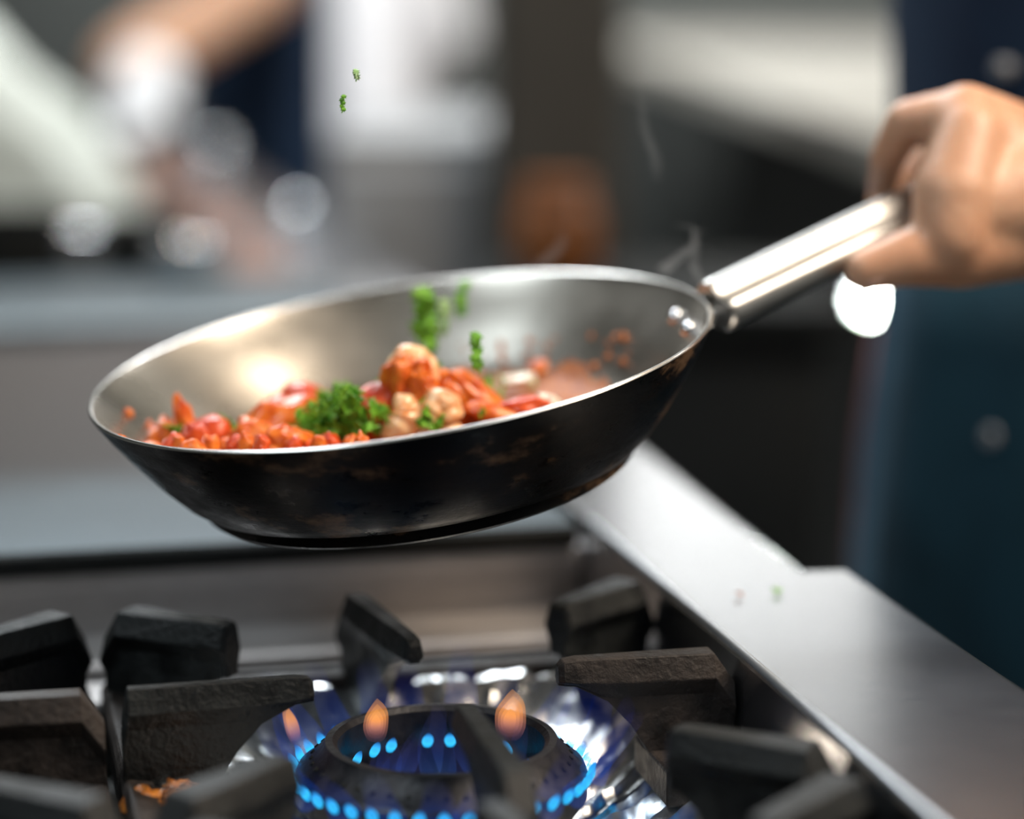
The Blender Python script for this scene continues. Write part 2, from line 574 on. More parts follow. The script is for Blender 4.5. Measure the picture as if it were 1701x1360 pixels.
def finger(mb, base, tip, w, zt=ZT, zfoot=0.893, foot=0.45, tipth=0.012, ridge=0.62, slope=0.12):
    """one cast finger: flat ridge on top, bevelled flanks, deep gusset by the frame thinning to the tip"""
    b, t = Vector((*base, 0)), Vector((*tip, 0))
    L = (t - b).length
    d = (t - b) / L
    x = Vector((-d.y, d.x, 0))
    rings = []
    for s in (0.0, 0.03, 0.12, 0.25, foot, foot + 0.08, foot + 0.17, foot + 0.30, 0.90, 0.97, 1.0):
        top = zt
        if s < slope:
            top = zt - 0.013 * (1 - s / slope)
        if s > 0.96:
            top = zt - 0.003 * (s - 0.96) / 0.04
        if s <= foot:
            bot = zfoot
        else:
            k = (s - foot) / (1 - foot)
            bot = zfoot + (zt - tipth - zfoot) * (1 - (1 - k) ** 2.3)
        sc = 1.0 - 0.30 * max(0, s - 0.3) / 0.7
        if s == 1.0:
            sc *= 0.72
        w1, w2, w3 = w * ridge * sc, w * sc, w * 0.62 * sc
        z2 = max(bot + 0.002, top - 0.010)
        z3 = max(bot + 0.001, top - 0.017)
        p = b + d * (s * L)
        rings.append([p + x * (w1 / 2) + Vector((0, 0, top)), p + x * (w2 / 2) + Vector((0, 0, z2)), p + x * (w3 / 2) + Vector((0, 0, z3)), p + x * (w3 / 2) + Vector((0, 0, bot)),
                      p - x * (w3 / 2) + Vector((0, 0, bot)), p - x * (w3 / 2) + Vector((0, 0, z3)), p - x * (w2 / 2) + Vector((0, 0, z2)), p - x * (w1 / 2) + Vector((0, 0, top))])
    mb.loft(rings, True, True)


def make_grate(name):
    root = empty(name, (0, 0, 0))
    ou, ov, wd = HU - 0.0025, HV - 0.002, 0.013
    mb = MB()
    outer = [(-ou, -ov), (ou, -ov), (ou, ov), (-ou, ov)]
    inner = [(-ou + wd, -ov + wd), (ou - wd, -ov + wd), (ou - wd, ov - wd), (-ou + wd, ov - wd)]
    r = []
    for poly, z in ((outer, 0.886), (outer, 0.904), ([(a * 0.985, b * 0.985) for a, b in outer], 0.908), (inner, 0.906), (inner, 0.886)):
        r.append([Vector((a, b, z)) for a, b in poly])
    mb.loft(r + [r[0]], True, False)
    for sx in (-1, 1):
        mb.box((sx * (ou - 0.004), -0.028, 0.888), Vector((-sx * 0.034, 0, 0)), Vector((0, 0.050, 0)), Vector((0, 0, 0.016)))
    mb.build('frame', M['iron_warm'], root, smooth=False, bevel=0.0015)
    fs = [((-ou + 0.001, 0.004), (-0.050, 0.006), 0.0115, 0.42, 'iron'), ((ou - 0.001, 0.003), (0.052, 0.005), 0.017, 0.42, 'iron_warm'),
          ((0.004, -ov + 0.001), (0.002, -0.043), 0.016, 0.42, 'iron'), ((-0.014, ov - 0.001), (0.0, 0.047), 0.014, 0.42, 'iron')]
    for sx, sy in ((-1, -1), (1, -1), (1, 1), (-1, 1)):
        fs.append(((sx * (ou - 0.006), sy * (ov - 0.010)), (sx * 0.073, sy * 0.090), 0.023, 0.62, 'iron'))
    for b, t, w, ft, m in fs:
        mb = MB()
        finger(mb, b, t, w, foot=ft, tipth=0.011 if w < 0.02 else 0.024, ridge=0.5 if w < 0.012 else 0.62, slope=0.03 if w < 0.012 else 0.12)
        mb.build('finger', M[m], root, smooth=False, bevel=0.0022)
    return root


def copy_tree(o, parent=None):
    c = o.copy()
    COL.objects.link(c)
    if parent is not None:
        c.parent = parent
    for ch in list(o.children):
        copy_tree(ch, c)
    return c


GRATES = 'cast iron grates side by side over the burners'
g0 = make_grate('burner_grate')
for i, (du, dv, lab) in enumerate((
        (0, 0, 'black cast iron grate around the lit burner with its fingers pointing at the blue flames'),
        (-1, 0, 'black cast iron grate left of the lit one, cut off by the left picture edge'),
        (0, -1, 'brown burnt cast iron grate in the front row, its corner lump at the bottom right'),
        (-1, -1, 'cast iron grate in the bottom left corner, almost out of the picture'))):
    g = g0 if i == 0 else copy_tree(g0)
    g.location = S(GU + du * 2 * HU, GV + dv * 2 * HV, 0)
    g.rotation_euler = (0, 0, TH)
    tag(g, lab, 'grate', GRATES)

# burnt scrap on the foot of the left finger, crust on the front rail
mb = MB()
rs = random.Random(3)
for k in range(9):
    c = S(-0.124 + rs.uniform(-0.010, 0.010), -0.056 + rs.uniform(-0.006, 0.005), 0.9055 + rs.uniform(0, 0.002))
    blob(c, rs.uniform(0.003, 0.006), rs.uniform(0.002, 0.004), rs.uniform(0.0015, 0.003), Matrix.Rotation(rs.uniform(0, 6), 3, 'Z'), 0.4, 2, k, 2, mb)
for k in range(6):
    blob(S(-0.124 + rs.uniform(-0.010, 0.012), -0.056 + rs.uniform(-0.006, 0.005), 0.902), 0.011, 0.008, 0.004, Matrix.Rotation(k, 3, 'Z'), 0.3, 2, k + 20, 2, mb)
tag(mb.build('burnt_scrap', M['crust']), 'shiny orange burnt food scrap caught below the long left grate finger', 'food scrap')
mb = MB()
for k in range(46):
    c = S(0.055 + rs.uniform(-0.02, 0.055), GV - HV + 0.009 + rs.uniform(-0.005, 0.005), 0.9075 + rs.uniform(-0.001, 0.002))
    blob(c, rs.uniform(0.002, 0.006), rs.uniform(0.002, 0.005), rs.uniform(0.0015, 0.004), Matrix.Rotation(rs.uniform(0, 6), 3, 'Z'), 0.5, 2.2, k, 2, mb)
tag(mb.build('burnt_crust', mat('black_crust', (0.006, 0.006, 0.006), (0.03, 0.027, 0.024), 0.2, 0.45, 0, 200, 0.8, 500, coat=0.5)), 'black glittering burnt crust on the front rail of the lit grate', 'crust', None, 'stuff')

# ------------------------------------------------------------------ burner and its flames
BC = S(GU + 0.001, GV - 0.004, 0)
burner = tag(empty('gas_burner', (BC.x, BC.y, 0.862)), 'round black gas burner ringed with small blue flames in the centre grate', 'burner')
prof = [(0.0, 0.882), (0.030, 0.882), (0.040, 0.888), (0.0415, 0.899), (0.0425, 0.9155), (0.0445, 0.9175), (0.0475, 0.9172), (0.0490, 0.9140), (0.0560, 0.9075), (0.0590, 0.9055), (0.0600, 0.9030),
        (0.0600, 0.894), (0.054, 0.886), (0.048, 0.872), (0.048, 0.862), (0.0, 0.862)]
lathe(prof, BC, n=96).build('crown', M['burner'], burner)
lathe([(0.0, 0.893), (0.020, 0.893), (0.0235, 0.891), (0.024, 0.886), (0.024, 0.882)], BC, n=48).build('inner_cap', M['burner'], burner)
mb = MB()
for k in range(44):
    a = 2 * PI * (k + 0.5) / 44
    d = Vector((math.cos(a), math.sin(a), 0))
    c = BC + d * 0.0533 + Vector((0, 0, 0.9102))
    nrm = (d * 0.68 + Vector((0, 0, 0.73))).normalized()
    lathe([(0.0, 0.0004), (0.0011, 0.0004), (0.0012, -0.002)], c, nrm, 10, mb)
mb.build('port_ring', M['black'], burner)


def flame_piece(name, base, dirs, length, w0, w1, material, seed, lean=0.0):
    """flame tongue: local z runs along the flame"""
    mb = MB()
    rings = []
    n = 10
    for i in range(9):
        t = i / 8
        r = w0 * (math.sin(PI * min(1, 0.22 + t * 0.78)) ** 0.8 + 0.02) if w1 == 0 else w0 + (w1 - w0) * t
        if i == 8:
            r = 0.0003
        off = Vector((lean * t * t + 0.12 * length * noise.noise(Vector((seed, t * 2, 0))) * t, 0.12 * length * noise.noise(Vector((0, seed, t * 2))) * t, t * length))
        rings.append([off + Vector((math.cos(2 * PI * j / n) * r, math.sin(2 * PI * j / n) * r * 0.7, 0)) for j in range(n)])
    mb.loft(rings, True, True)
    o = mb.build(name, material, None)
    z = Vector(dirs).normalized()
    side = Vector((0, 0, 1)).cross(z)
    side = side.normalized() if side.length > 1e-4 else Vector((1, 0, 0))
    y = z.cross(side)
    mw = Matrix((side, y, z)).transposed().to_4x4()
    o.parent = burner
    o.matrix_local = Matrix.Translation(Vector(base) - burner.location) @ mw
    return o


rf = random.Random(11)
NF = 40
for k in range(NF):
    a = 2 * PI * (k + 0.3) / NF
    d = Vector((math.cos(a), math.sin(a), 0))
    flame_piece('flame', BC + d * 0.0600 + Vector((0, 0, 0.9015)), d * 0.55 + Vector((0, 0, 1)), 0.0085, 0.0024, 0, M['flame_core'], k)
for k in range(22):
    a = 2 * PI * (k + rf.random() * 0.6) / 22
    d = Vector((math.cos(a), math.sin(a), 0))
    flame_piece('flame_veil', BC + d * 0.062 + Vector((0, 0, 0.903)), d * rf.uniform(0.5, 0.95) + Vector((rf.uniform(-.2, .2), rf.uniform(-.2, .2), 1)), rf.uniform(0.022, 0.042), 0.0085, 0.004, M['flame_blade'], k + 50)
for k in range(18):
    a = 2 * PI * (k + rf.random() * 0.5) / 18
    d = Vector((math.cos(a), math.sin(a), 0))
    flame_piece('inner_flame', BC + d * 0.030 + Vector((0, 0, 0.891)), -d * rf.uniform(0.0, 0.5) + Vector((rf.uniform(-.3, .3), 0, 1)), rf.uniform(0.022, 0.040), 0.0060, 0, M['flame_violet'], k + 90)
    if k % 2 == 0 or d.y > 0.6:
        flame_piece('flame', BC + d * 0.0385 + Vector((0, 0, 0.9015)), -d * 0.5 + Vector((0, 0, 1)), 0.0075, 0.0024, 0, M['flame_core'], k + 130)
for (x, y, dep, L, w, shells) in ((624, 1226, 1.0, 0.017, 0.0075, 4), (846, 1222, 1.0, 0.020, 0.0095, 4), (492, 1232, 0.99, 0.017, 0.004, 2)):
    tilt = Vector((rf.uniform(-.3, .3), 0, 1))
    for q in range(shells):
        k = 1 - 0.2 * q
        o = flame_piece('orange_flame', pd(x, y, dep) + Vector((0, 0, 0.0012 * q)), tilt, L * k, w * k, 0, M['flame_orange'], x + q * 0.3)
        o['label'] = 'orange flame tip'

# crumpled aluminium foil liner in the well around the burner
mb = MB()
NR, NA = 26, 220
vs, fs = [], []
for i in range(NR):
    t = i / (NR - 1)
    for j in range(NA):
        a = 2 * PI * j / NA
        ca, sa = math.cos(a), math.sin(a)
        # from round hole to square rim
        q = max(abs(ca) / 0.113, abs(sa) / 0.126)
        r_out = 1 / q
        r = 0.054 + (r_out - 0.054) * t
        z = 0.8670 + 0.006 * t + 0.030 * t ** 2.0
        pleat = noise.noise(Vector((ca * 9, sa * 9, 0.6 * t))) * 0.0075 + noise.noise(Vector((ca * 22, sa * 22, 1.2 * t + 3))) * 0.0035
        z += pleat * min(1, t * 5) * (1 - 0.4 * t) + 0.002 * noise.noise(Vector((ca * r * 160, sa * r * 160, 2)))
        p = S(GU + ca * r, GV + sa * r, z)
        vs.append(p)
for i in range(NR - 1):
    for j in range(NA):
        k = (j + 1) % NA
        fs.append((i * NA + j, i * NA + k, (i + 1) * NA + k, (i + 1) * NA + j))
mb.add(vs, fs)
foil = mb.build('foil_liner', M['foil'], angle=25)
sd = foil.modifiers.new('solid', 'SOLIDIFY')
sd.thickness = 0.0004
tag(foil, 'crumpled shiny aluminium foil lining the well around the lit burner', 'foil')

# ------------------------------------------------------------------ the pan
PC = Vector((-0.04984, 1.06945, 1.0575))
PN = Vector((-0.1443, -0.0928, 1.0)).normalized()
PA = (Vector((1, 0, 0)) - PN * PN.x).normalized()
PB = PN.cross(PA)
RIM = 0.140
FLOOR = -0.047


def PL(p, q, h):
    """pan coordinates: p to the right, q away from the camera, h above the rim plane"""
    return PC + PA * p + PB * q + PN * h


def pan_at(x, y, q):
    """point on the sight line of a pixel at pan depth q"""
    r = ray(x, y)
    t = (q - (CAM - PC).dot(PB)) / r.dot(PB)
    return CAM + r * t


pan = tag(empty('frying_pan', PL(0, 0, -0.058)), 'steel frying pan, black outside and shiny inside, held tilted over the flames', 'frying pan')
FLOOR = -0.046
inner = [(0.0, FLOOR), (0.055, FLOOR), (0.088, FLOOR + 0.0005), (0.098, FLOOR + 0.004), (0.106, FLOOR + 0.012), (0.116, -0.0235), (0.1275, -0.0110), (0.1360, -0.0032), (0.1386, 0.0002)]
rimp = [(0.1384, 0.0002), (0.1391, 0.0009), (0.1399, 0.0007), (0.1403, -0.0002)]
outer = [(0.1403, -0.0002), (0.1390, -0.0030), (0.1345, -0.0105), (0.1265, -0.0225), (0.1170, -0.0355), (0.1085, -0.0455), (0.1030, -0.0500), (0.1005, -0.0508), (0.0, -0.0505)]
mb = MB()
lathe(inner, PC, PN, 128, mb, 0, PA)
lathe(rimp, PC, PN, 128, mb, 1, PA)
lathe(outer, PC, PN, 128, mb, 2, PA)
mb.build('bowl', [M['pan_in'], M['pan_rim'], M['pan_out']], pan, angle=60)
lathe([(0.0, -0.0506), (0.0975, -0.0506), (0.0985, -0.0520), (0.0985, -0.0560), (0.0965, -0.0575), (0.0, -0.0575)], PC, PN, 96, None, 0, PA).build('base_disc', M['pan_out'], pan)

# handle: hollow flattened steel tube rising from the rim to the hand
HA = math.radians(9)
H0 = PC + (PA * math.cos(HA) + PB * math.sin(HA)) * 0.1445 + PN * -0.0045
H1 = pd(1340, 436, 1.132)
H2 = pd(1520, 352, 1.166)
H3 = pd(1690, 285, 1.19)
path = spline([H0, H0 * 0.6 + H1 * 0.4, H1, H2, H3], 8)
mb = MB()
rings = []
TILT = math.radians(38)          # the flat of the handle faces the cook's thumb side
for i, p in enumerate(path):
    t = (path[min(i + 1, len(path) - 1)] - path[max(i - 1, 0)]).normalized()
    x = t.cross(Vector((0, 0, 1))).normalized()
    y = x.cross(t).normalized()
    x, y = x * math.cos(TILT) - y * math.sin(TILT), y * math.cos(TILT) + x * math.sin(TILT)
    s = i / (len(path) - 1)
    k = 0.92 if s < 0.03 else 1.0
    if s > 0.93:
        k = math.sqrt(max(0.02, 1 - ((s - 0.93) / 0.075) ** 2))
    ring = []
    for j in range(28):
        a = 2 * PI * j / 28
        ca, sa = math.cos(a), math.sin(a)
        e = 2.6
        px_ = math.copysign(abs(ca) ** (2 / e), ca) * 0.0128 * k
        py_ = math.copysign(abs(sa) ** (2 / e), sa) * 0.0100 * k
        if sa > 0:
            py_ -= 0.0030 * max(0, 1 - (px_ / 0.0055) ** 2) * k      # shallow groove along the top
        ring.append(p + x * px_ + y * py_)
    rings.append(ring)
mb.loft(rings, True, True)
handle = mb.build('handle', M['handle'], pan, angle=50)
# bracket plate and rivets where the handle meets the bowl
hd = (H1 - H0).normalized()
hx = hd.cross(Vector((0, 0, 1))).normalized()
hz = hx.cross(hd)
mb = MB()
hr = PA * math.cos(HA) + PB * math.sin(HA)
ht = PB * math.cos(HA) - PA * math.sin(HA)
pts0 = [PC + hr * (0.1405 - dr) + ht * a * 0.016 + PN * h for a, dr, h in ((-1, 0.004, -0.0095), (1, 0.004, -0.0095), (1, 0.0005, -0.003), (-1, 0.0005, -0.003))]
pts1 = [p + hr * 0.0030 for p in pts0]
mb.loft([pts0, pts1], True, True)
brk = mb.build('bracket', M['pan_rim'], pan, smooth=False, bevel=0.0008)
for da in (-0.10, 0.10):
    a = HA + da
    rdir = PA * math.cos(a) + PB * math.sin(a)
    c = PC + rdir * 0.1285 + PN * -0.0085
    nr = (-rdir * 0.72 + PN * 0.70).normalized()
    lathe([(0.0, 0.0022), (0.0025, 0.0018), (0.0038, 0.0004), (0.004, -0.001)], c, nr, 20).build('rivet', M['chrome'], brk)

# ------------------------------------------------------------------ food in the pan
# sauce: thin lumpy layer over the floor, smeared up the wall
mb = MB()
NR, NA = 40, 120
vs, fs = [], []


def wall_h(r):
    prev = inner[0]
    for cur in inner[1:]:
        if r <= cur[0]:
            k = (r - prev[0]) / (cur[0] - prev[0] + 1e-9)
            return prev[1] + (cur[1] - prev[1]) * k
        prev = cur
    return inner[-1][1]


for i in range(NR):
    for j in range(NA):
        a = 2 * PI * j / NA
        edge = 0.099 + 0.007 * noise.noise(Vector((math.cos(a) * 2.2, math.sin(a) * 2.2, 1))) + 0.006 * noise.noise(Vector((math.cos(a) * 9, math.sin(a) * 9, 4)))
        if math.cos(a) > 0.2:
            edge += 0.002
        r = edge * (i + 0.02) / (NR - 1)
        p, q = r * math.cos(a), r * math.sin(a)
        fade = min(1, (1 - i / (NR - 1)) * 5)
        h = wall_h(r) + 0.0004 + fade * (0.0018 + 0.0035 * max(0, noise.noise(Vector((p * 70, q * 70, 0)))) + 0.0022 * noise.noise(Vector((p * 190, q * 190, 3))) ** 2 * 3)
        rr = r - 0.0003
        vs.append(PL(rr * math.cos(a), rr * math.sin(a), h))
for i in range(NR - 1):
    for j in range(NA):
        k = (j + 1) % NA
        fs.append((i * NA + j, i * NA + k, (i + 1) * NA + k, (i + 1) * NA + j))
mb.add(vs, fs)
mb.build('tomato_sauce', M['sauce'])
tag(bpy.data.objects['tomato_sauce'], 'chunky orange red sauce coating the bottom of the frying pan', 'sauce', None, 'stuff')


def eul(a, b, c):
    from mathutils import Euler
    return Euler((a, b, c)).to_matrix()


def food(name, m, x, y, q, rx, ry, rz, rot, label, cat, group, amp=0.14, seed=0, crease=0.0, n=4, freq=1.6):
    c = pan_at(x, y, q)
    o = blob(Vector((0, 0, 0)), rx, ry, rz, rot, amp, freq, seed, n, None, crease).build(name, M[m], angle=70)
    o.location = c
    tag(o, label, cat, group)
    return o


TG = 'tomato pieces in the pan'
food('tomato_piece', 'tomato', 627, 690, -0.005, 0.0135, 0.012, 0.0155, eul(0.1, 0.55, 0.3), 'dark red glossy whole cherry tomato left of the pale shrimp', 'tomato', TG, 0.06, 1)
food('tomato_piece', 'tomato_orange', 683, 645, -0.004, 0.0125, 0.010, 0.0165, eul(0.2, -0.25, 0.2), 'folded wrinkled red tomato skin at the top of the pile', 'tomato', TG, 0.16, 2, 0.16, 5, 2.2)
food('tomato_piece', 'tomato_orange', 712, 668, -0.010, 0.007, 0.007, 0.016, eul(0.2, -0.45, 0.2), 'red tomato fold hanging below the top of the pile, between two shrimps', 'tomato', TG, 0.2, 12, 0.12, 4, 2.2)
food('tomato_piece', 'tomato_orange', 762, 668, 0.004, 0.0135, 0.010, 0.0160, eul(0.0, -0.35, 0.5), 'orange red tomato chunk in the middle, right of the shrimps', 'tomato', TG, 0.14, 3, 0.05)
food('tomato_piece', 'tomato_orange', 803, 668, 0.000, 0.0205, 0.007, 0.0068, eul(0.0, 0.78, 0.1), 'long red tomato wedge sloping down to the right, right end of the pile', 'tomato', TG, 0.12, 4)
food('tomato_piece', 'tomato_orange', 826, 690, -0.014, 0.0165, 0.006, 0.0050, eul(0.0, 0.32, 0.0), 'flat orange tomato strip on the rim side under the sloping wedge', 'tomato', TG, 0.12, 14)
food('tomato_piece', 'tomato', 868, 678, -0.01, 0.0125, 0.006, 0.0050, eul(0.0, -0.15, 0.1), 'small bright red tomato strip right of the pile by the front rim', 'tomato', TG, 0.16, 5)
food('tomato_piece', 'tomato_orange', 462, 705, 0.005, 0.0185, 0.013, 0.0125, eul(0.1, -0.35, 0.2), 'broad reddish brown tomato piece left of the parsley heap', 'tomato', TG, 0.16, 6, 0.06)
food('tomato_piece', 'tomato', 512, 668, 0.035, 0.0150, 0.010, 0.008, eul(0.0, 0.2, 0.0), 'dark red tomato piece behind the left end of the parsley heap', 'tomato', TG, 0.15, 7)
food('tomato_piece', 'tomato_orange', 483, 733, -0.035, 0.0110, 0.008, 0.007, eul(0.0, 0.2, 0.4), 'small red tomato bit below the broad brown tomato piece', 'tomato', TG, 0.2, 8)
food('tomato_piece', 'tomato', 351, 724, -0.012, 0.0105, 0.009, 0.0090, eul(0.0, 0.2, 0.0), 'round bright red tomato half second from the left rim', 'tomato', TG, 0.08, 9)
food('tomato_piece', 'tomato_orange', 308, 706, -0.004, 0.0048, 0.0045, 0.0135, eul(0.0, -0.28, 0.0), 'upright pointed orange tomato sliver near the left rim', 'tomato', TG, 0.12, 10)
food('tomato_piece', 'tomato_orange', 278, 722, -0.004, 0.0080, 0.008, 0.0075, eul(0.0, 0.2, 0.0), 'leftmost orange red tomato chunk by the left rim', 'tomato', TG, 0.2, 11)
food('tomato_piece', 'tomato', 322, 730, -0.018, 0.0070, 0.006, 0.0085, eul(0.0, 0.5, 0.0), 'narrow red tomato bit between the orange sliver and the round tomato half', 'tomato', TG, 0.15, 15)
food('tomato_piece', 'tomato_orange', 420, 722, -0.02, 0.0095, 0.008, 0.0070, eul(0.0, 0.1, 0.0), 'small red tomato bit at the left foot of the broad brown tomato', 'tomato', TG, 0.2, 16)
# tomato bits in the far sauce
for k, (x, y, q, r, lab) in enumerate(((897, 616, 0.085, 0.0062, 'red tomato bit in the far sauce below the speck on the pan wall'),
                                       (968, 628, 0.085, 0.0058, 'orange tomato bit in the far sauce toward the handle'),
                                       (1040, 615, 0.088, 0.0060, 'reddish tomato bit at the right end of the far sauce'),
                                       (928, 548, 0.117, 0.0034, 'single orange speck stuck high on the far pan wall'))):
    food('tomato_bit', 'tomato_orange', x, y, q, r, r * 0.8, r * 0.85, eul(k, k * 2, 0), lab, 'tomato', 'tomato bits in the far sauce', 0.2, 30 + k, 0, 3)
food('onion_piece', 'onion', 857, 632, 0.062, 0.0095, 0.005, 0.0030, eul(0, -0.15, 0.2), 'translucent white onion sliver in the sauce right of the pile', 'onion', None, 0.15, 41)
food('onion_piece', 'onion', 912, 668, 0.0, 0.006, 0.004, 0.0035, eul(0, 0.5, 0.2), 'pale yellow onion bit at the front rim right of the red strip', 'onion', None, 0.2, 42)


def shrimp(x0, q, pts, radii, label, seed):
    """curled peeled shrimp: tapering ribbed tube along a bent path of pixels"""
    path = spline([pan_at(x, y, qq) for x, y, qq in pts], 7)
    n = len(path)
    rr = []
    for i in range(n):
        t = i / (n - 1) * (len(radii) - 1)
        k = min(int(t), len(radii) - 2)
        r = radii[k] + (radii[k + 1] - radii[k]) * (t - k)
        rr.append(r * (1 + 0.07 * math.sin(i * 1.5 + seed)))
    mb = tube(path, rr, 16)
    for v in mb.v:
        d = noise.noise(v * 260 + Vector((seed, 0, 0)))
        v += Vector((0.0, 0.0, 1)) * d * 0.0006 + Vector((1, 0, 0)) * noise.noise(v * 200 + Vector((0, seed, 9))) * 0.0007
    o = mb.build('shrimp', M['shrimp'], None, angle=80, loc=path[0], subsurf=1)
    tag(o, label, 'shrimp', 'shrimps in the pan')
    return o


shrimp(0, 0, [(672, 652, 0.003), (668, 615, 0.003), (680, 596, 0.003), (702, 612, 0.003), (718, 640, 0.004), (722, 655, 0.004)], [0.005, 0.0075, 0.0072, 0.0075, 0.0065, 0.003], 'pale peach curled shrimp standing at the very top of the pile', 1)
shrimp(0, 0, [(646, 725, -0.02), (664, 712, -0.022), (676, 690, -0.020), (668, 672, -0.018), (657, 668, -0.016)], [0.0055, 0.0075, 0.0085, 0.006, 0.0025], 'pale yellow curled shrimp at the front, right of the dark cherry tomato', 2)
shrimp(0, 0, [(742, 716, -0.020), (744, 695, -0.020), (732, 672, -0.018), (716, 690, -0.022), (706, 706, -0.024)], [0.005, 0.0075, 0.0085, 0.0065, 0.0035], 'pale curled shrimp with a green herb on it, right of the front yellow shrimp', 3)

rb = random.Random(21)
for k in range(16):
    x = 255 + k * 23 + rb.uniform(-6, 6)
    y = 745 + rb.uniform(-7, 3) - max(0, x - 520) * 0.10
    r = rb.uniform(0.0026, 0.0050)
    food('tomato_bit', rb.choice(['tomato', 'tomato_orange', 'tomato_orange']), x, y, rb.uniform(-0.055, -0.035), r * 1.3, r, r * 0.8, eul(k, k * 2, k), 'small cooked tomato bit just behind the front rim, left half of the pan', 'tomato', 'tomato bits along the front rim', 0.22, 60 + k, 0.05, 3)

# parsley heap: a mass of chopped leaf, and the single leaves one can pick out
rp = random.Random(5)


def leaf(mb, c, size, rot):
    """small ragged three lobed leaf with a fold"""
    pts = [(-0.15, -1.0), (0.15, -1.0), (0.2, -0.35), (0.75, -0.45), (0.6, -0.05), (1.0, 0.15), (0.55, 0.35), (0.45, 0.8), (0.15, 0.65), (0.0, 1.05), (-0.2, 0.65), (-0.5, 0.75), (-0.55, 0.3), (-0.95, 0.1), (-0.6, -0.1), (-0.7, -0.5), (-0.2, -0.35)]
    vs = []
    for dz in (-0.06, 0.06):
        vs.append(c + rot @ Vector((0, 0, 0.25 + dz)) * size)
        for x, y in pts:
            vs.append(c + rot @ Vector((x, y, 0.35 * abs(x) * math.sin(y * 2 + 1) + dz)) * size)
    n = len(pts)
    fs = []
    for i in range(n):
        k = (i + 1) % n
        fs.append((0, 1 + i, 1 + k))
        fs.append((n + 1, n + 2 + k, n + 2 + i))
        fs.append((1 + i, n + 2 + i, n + 2 + k, 1 + k))
    mb.add(vs, fs)


mb = MB()
for k in range(300):
    x = 568 + rp.gauss(0, 34)
    q = rp.uniform(-0.03, 0.04)
    top = 644 + abs(x - 572) * 0.50
    y = rp.uniform(top, 724)
    c = pan_at(x, y, q)
    c += PN * max(0, FLOOR + 0.007 - (c - PC).dot(PN))
    leaf(mb, c, rp.uniform(0.003, 0.0058), eul(rp.uniform(0, 6), rp.uniform(0, 6), rp.uniform(0, 6)))
heap = mb.build('chopped_parsley', M['parsley'], angle=30)
tag(heap, 'bright green heap of chopped parsley left of the dark cherry tomato', 'parsley', None, 'stuff')

SG = 'loose parsley leaves on the food'
for k, (x, y, q, s, lab) in enumerate((
        (726, 702, -0.028, 0.0062, 'green parsley leaf on the right pale shrimp near the front rim'),
        (702, 700, -0.030, 0.0045, 'small green parsley leaf between the two pale shrimps'),
        (826, 648, 0.030, 0.0055, 'green parsley leaf behind the long red wedge'),
        (812, 636, 0.045, 0.0042, 'small green leaf in the sauce above the long red wedge'),
        (718, 606, 0.012, 0.0045, 'yellow green leaf behind the top shrimp'),
        (636, 640, 0.030, 0.0050, 'green leaf behind the dark cherry tomato'),
        (290, 727, -0.012, 0.0052, 'dark green leaf under the upright orange sliver'),
        (384, 724, -0.012, 0.0062, 'green leaf right of the round red tomato half'),
        (433, 687, 0.010, 0.0036, 'small green leaf on the broad brown tomato piece'),
        (360, 700, 0.030, 0.0035, 'tiny green leaf behind the round red tomato half'))):
    mb = MB()
    for j in range(3):
        leaf(mb, Vector((rp.uniform(-1, 1), rp.uniform(-1, 1), rp.uniform(-1, 1))) * s * 0.5, s * (1 - 0.2 * j), eul(1.2 + rp.uniform(-0.6, 0.6), rp.uniform(-0.6, 0.6), rp.uniform(0, 6)))
    o = mb.build('parsley_leaf', M['parsley'], angle=30)
    o.location = pan_at(x, y, q)
    tag(o, lab, 'parsley leaf', SG)

for k in range(16):
    x, y, q = rb.choice([(rb.uniform(420, 520), rb.uniform(692, 720), -0.020), (rb.uniform(690, 850), rb.uniform(662, 700), -0.022), (rb.uniform(860, 1040), rb.uniform(622, 648), 0.07)])
    mb = MB()
    leaf(mb, Vector((0, 0, 0)), 0.0024, eul(1.0 + rb.uniform(-.5, .5), rb.uniform(-.5, .5), rb.uniform(0, 6)))
    o = mb.build('parsley_fleck', M['parsley'], angle=30)
    o.location = pan_at(x, y, q)
    tag(o, 'tiny chopped parsley fleck sprinkled over the tomatoes and sauce', 'parsley fleck', 'parsley flecks sprinkled over the food')

AG = 'herb flakes thrown up above the pan'
for k, (x, y, dep, w, h, m, lab) in enumerate((
        (705, 528, 1.135, 0.0068, 0.0130, 'parsley', 'large blurred green herb flake in front of the far pan wall'),
        (738, 528, 1.135, 0.0034, 0.0085, 'herb_pale', 'pale whitish green herb flake right beside the large one'),
        (768, 496, 1.150, 0.0035, 0.0085, 'parsley', 'blurred green herb flake by the far rim, upper right of the pair'),
        (793, 584, 1.060, 0.0034, 0.0085, 'parsley', 'crisp light green herb flake falling right of the top shrimp'),
        (569, 172, 1.010, 0.0014, 0.0036, 'parsley', 'tiny green flake flying high above the pan'),
        (592, 124, 1.010, 0.0016, 0.0018, 'herb_pale', 'tiniest pale flake flying highest above the pan'),
        (715, 560, 1.125, 0.0038, 0.0075, 'parsley', 'faint green herb flake just under the large blurred one'))):
    mb = MB()
    for j in range(5):
        leaf(mb, Vector((rp.uniform(-.4, .4) * w, rp.uniform(-.4, .4) * w, (j / 4 - 0.5) * 1.5 * h)), w * 1.05, eul(PI / 2 - 0.6 + rp.uniform(-0.3, 0.3), rp.uniform(-0.4, 0.4), rp.uniform(-0.5, 0.5)))
    o = mb.build('herb_flake', M[m], angle=30)
    o.location = pd(x, y, dep)
    tag(o, lab, 'herb flake', AG)

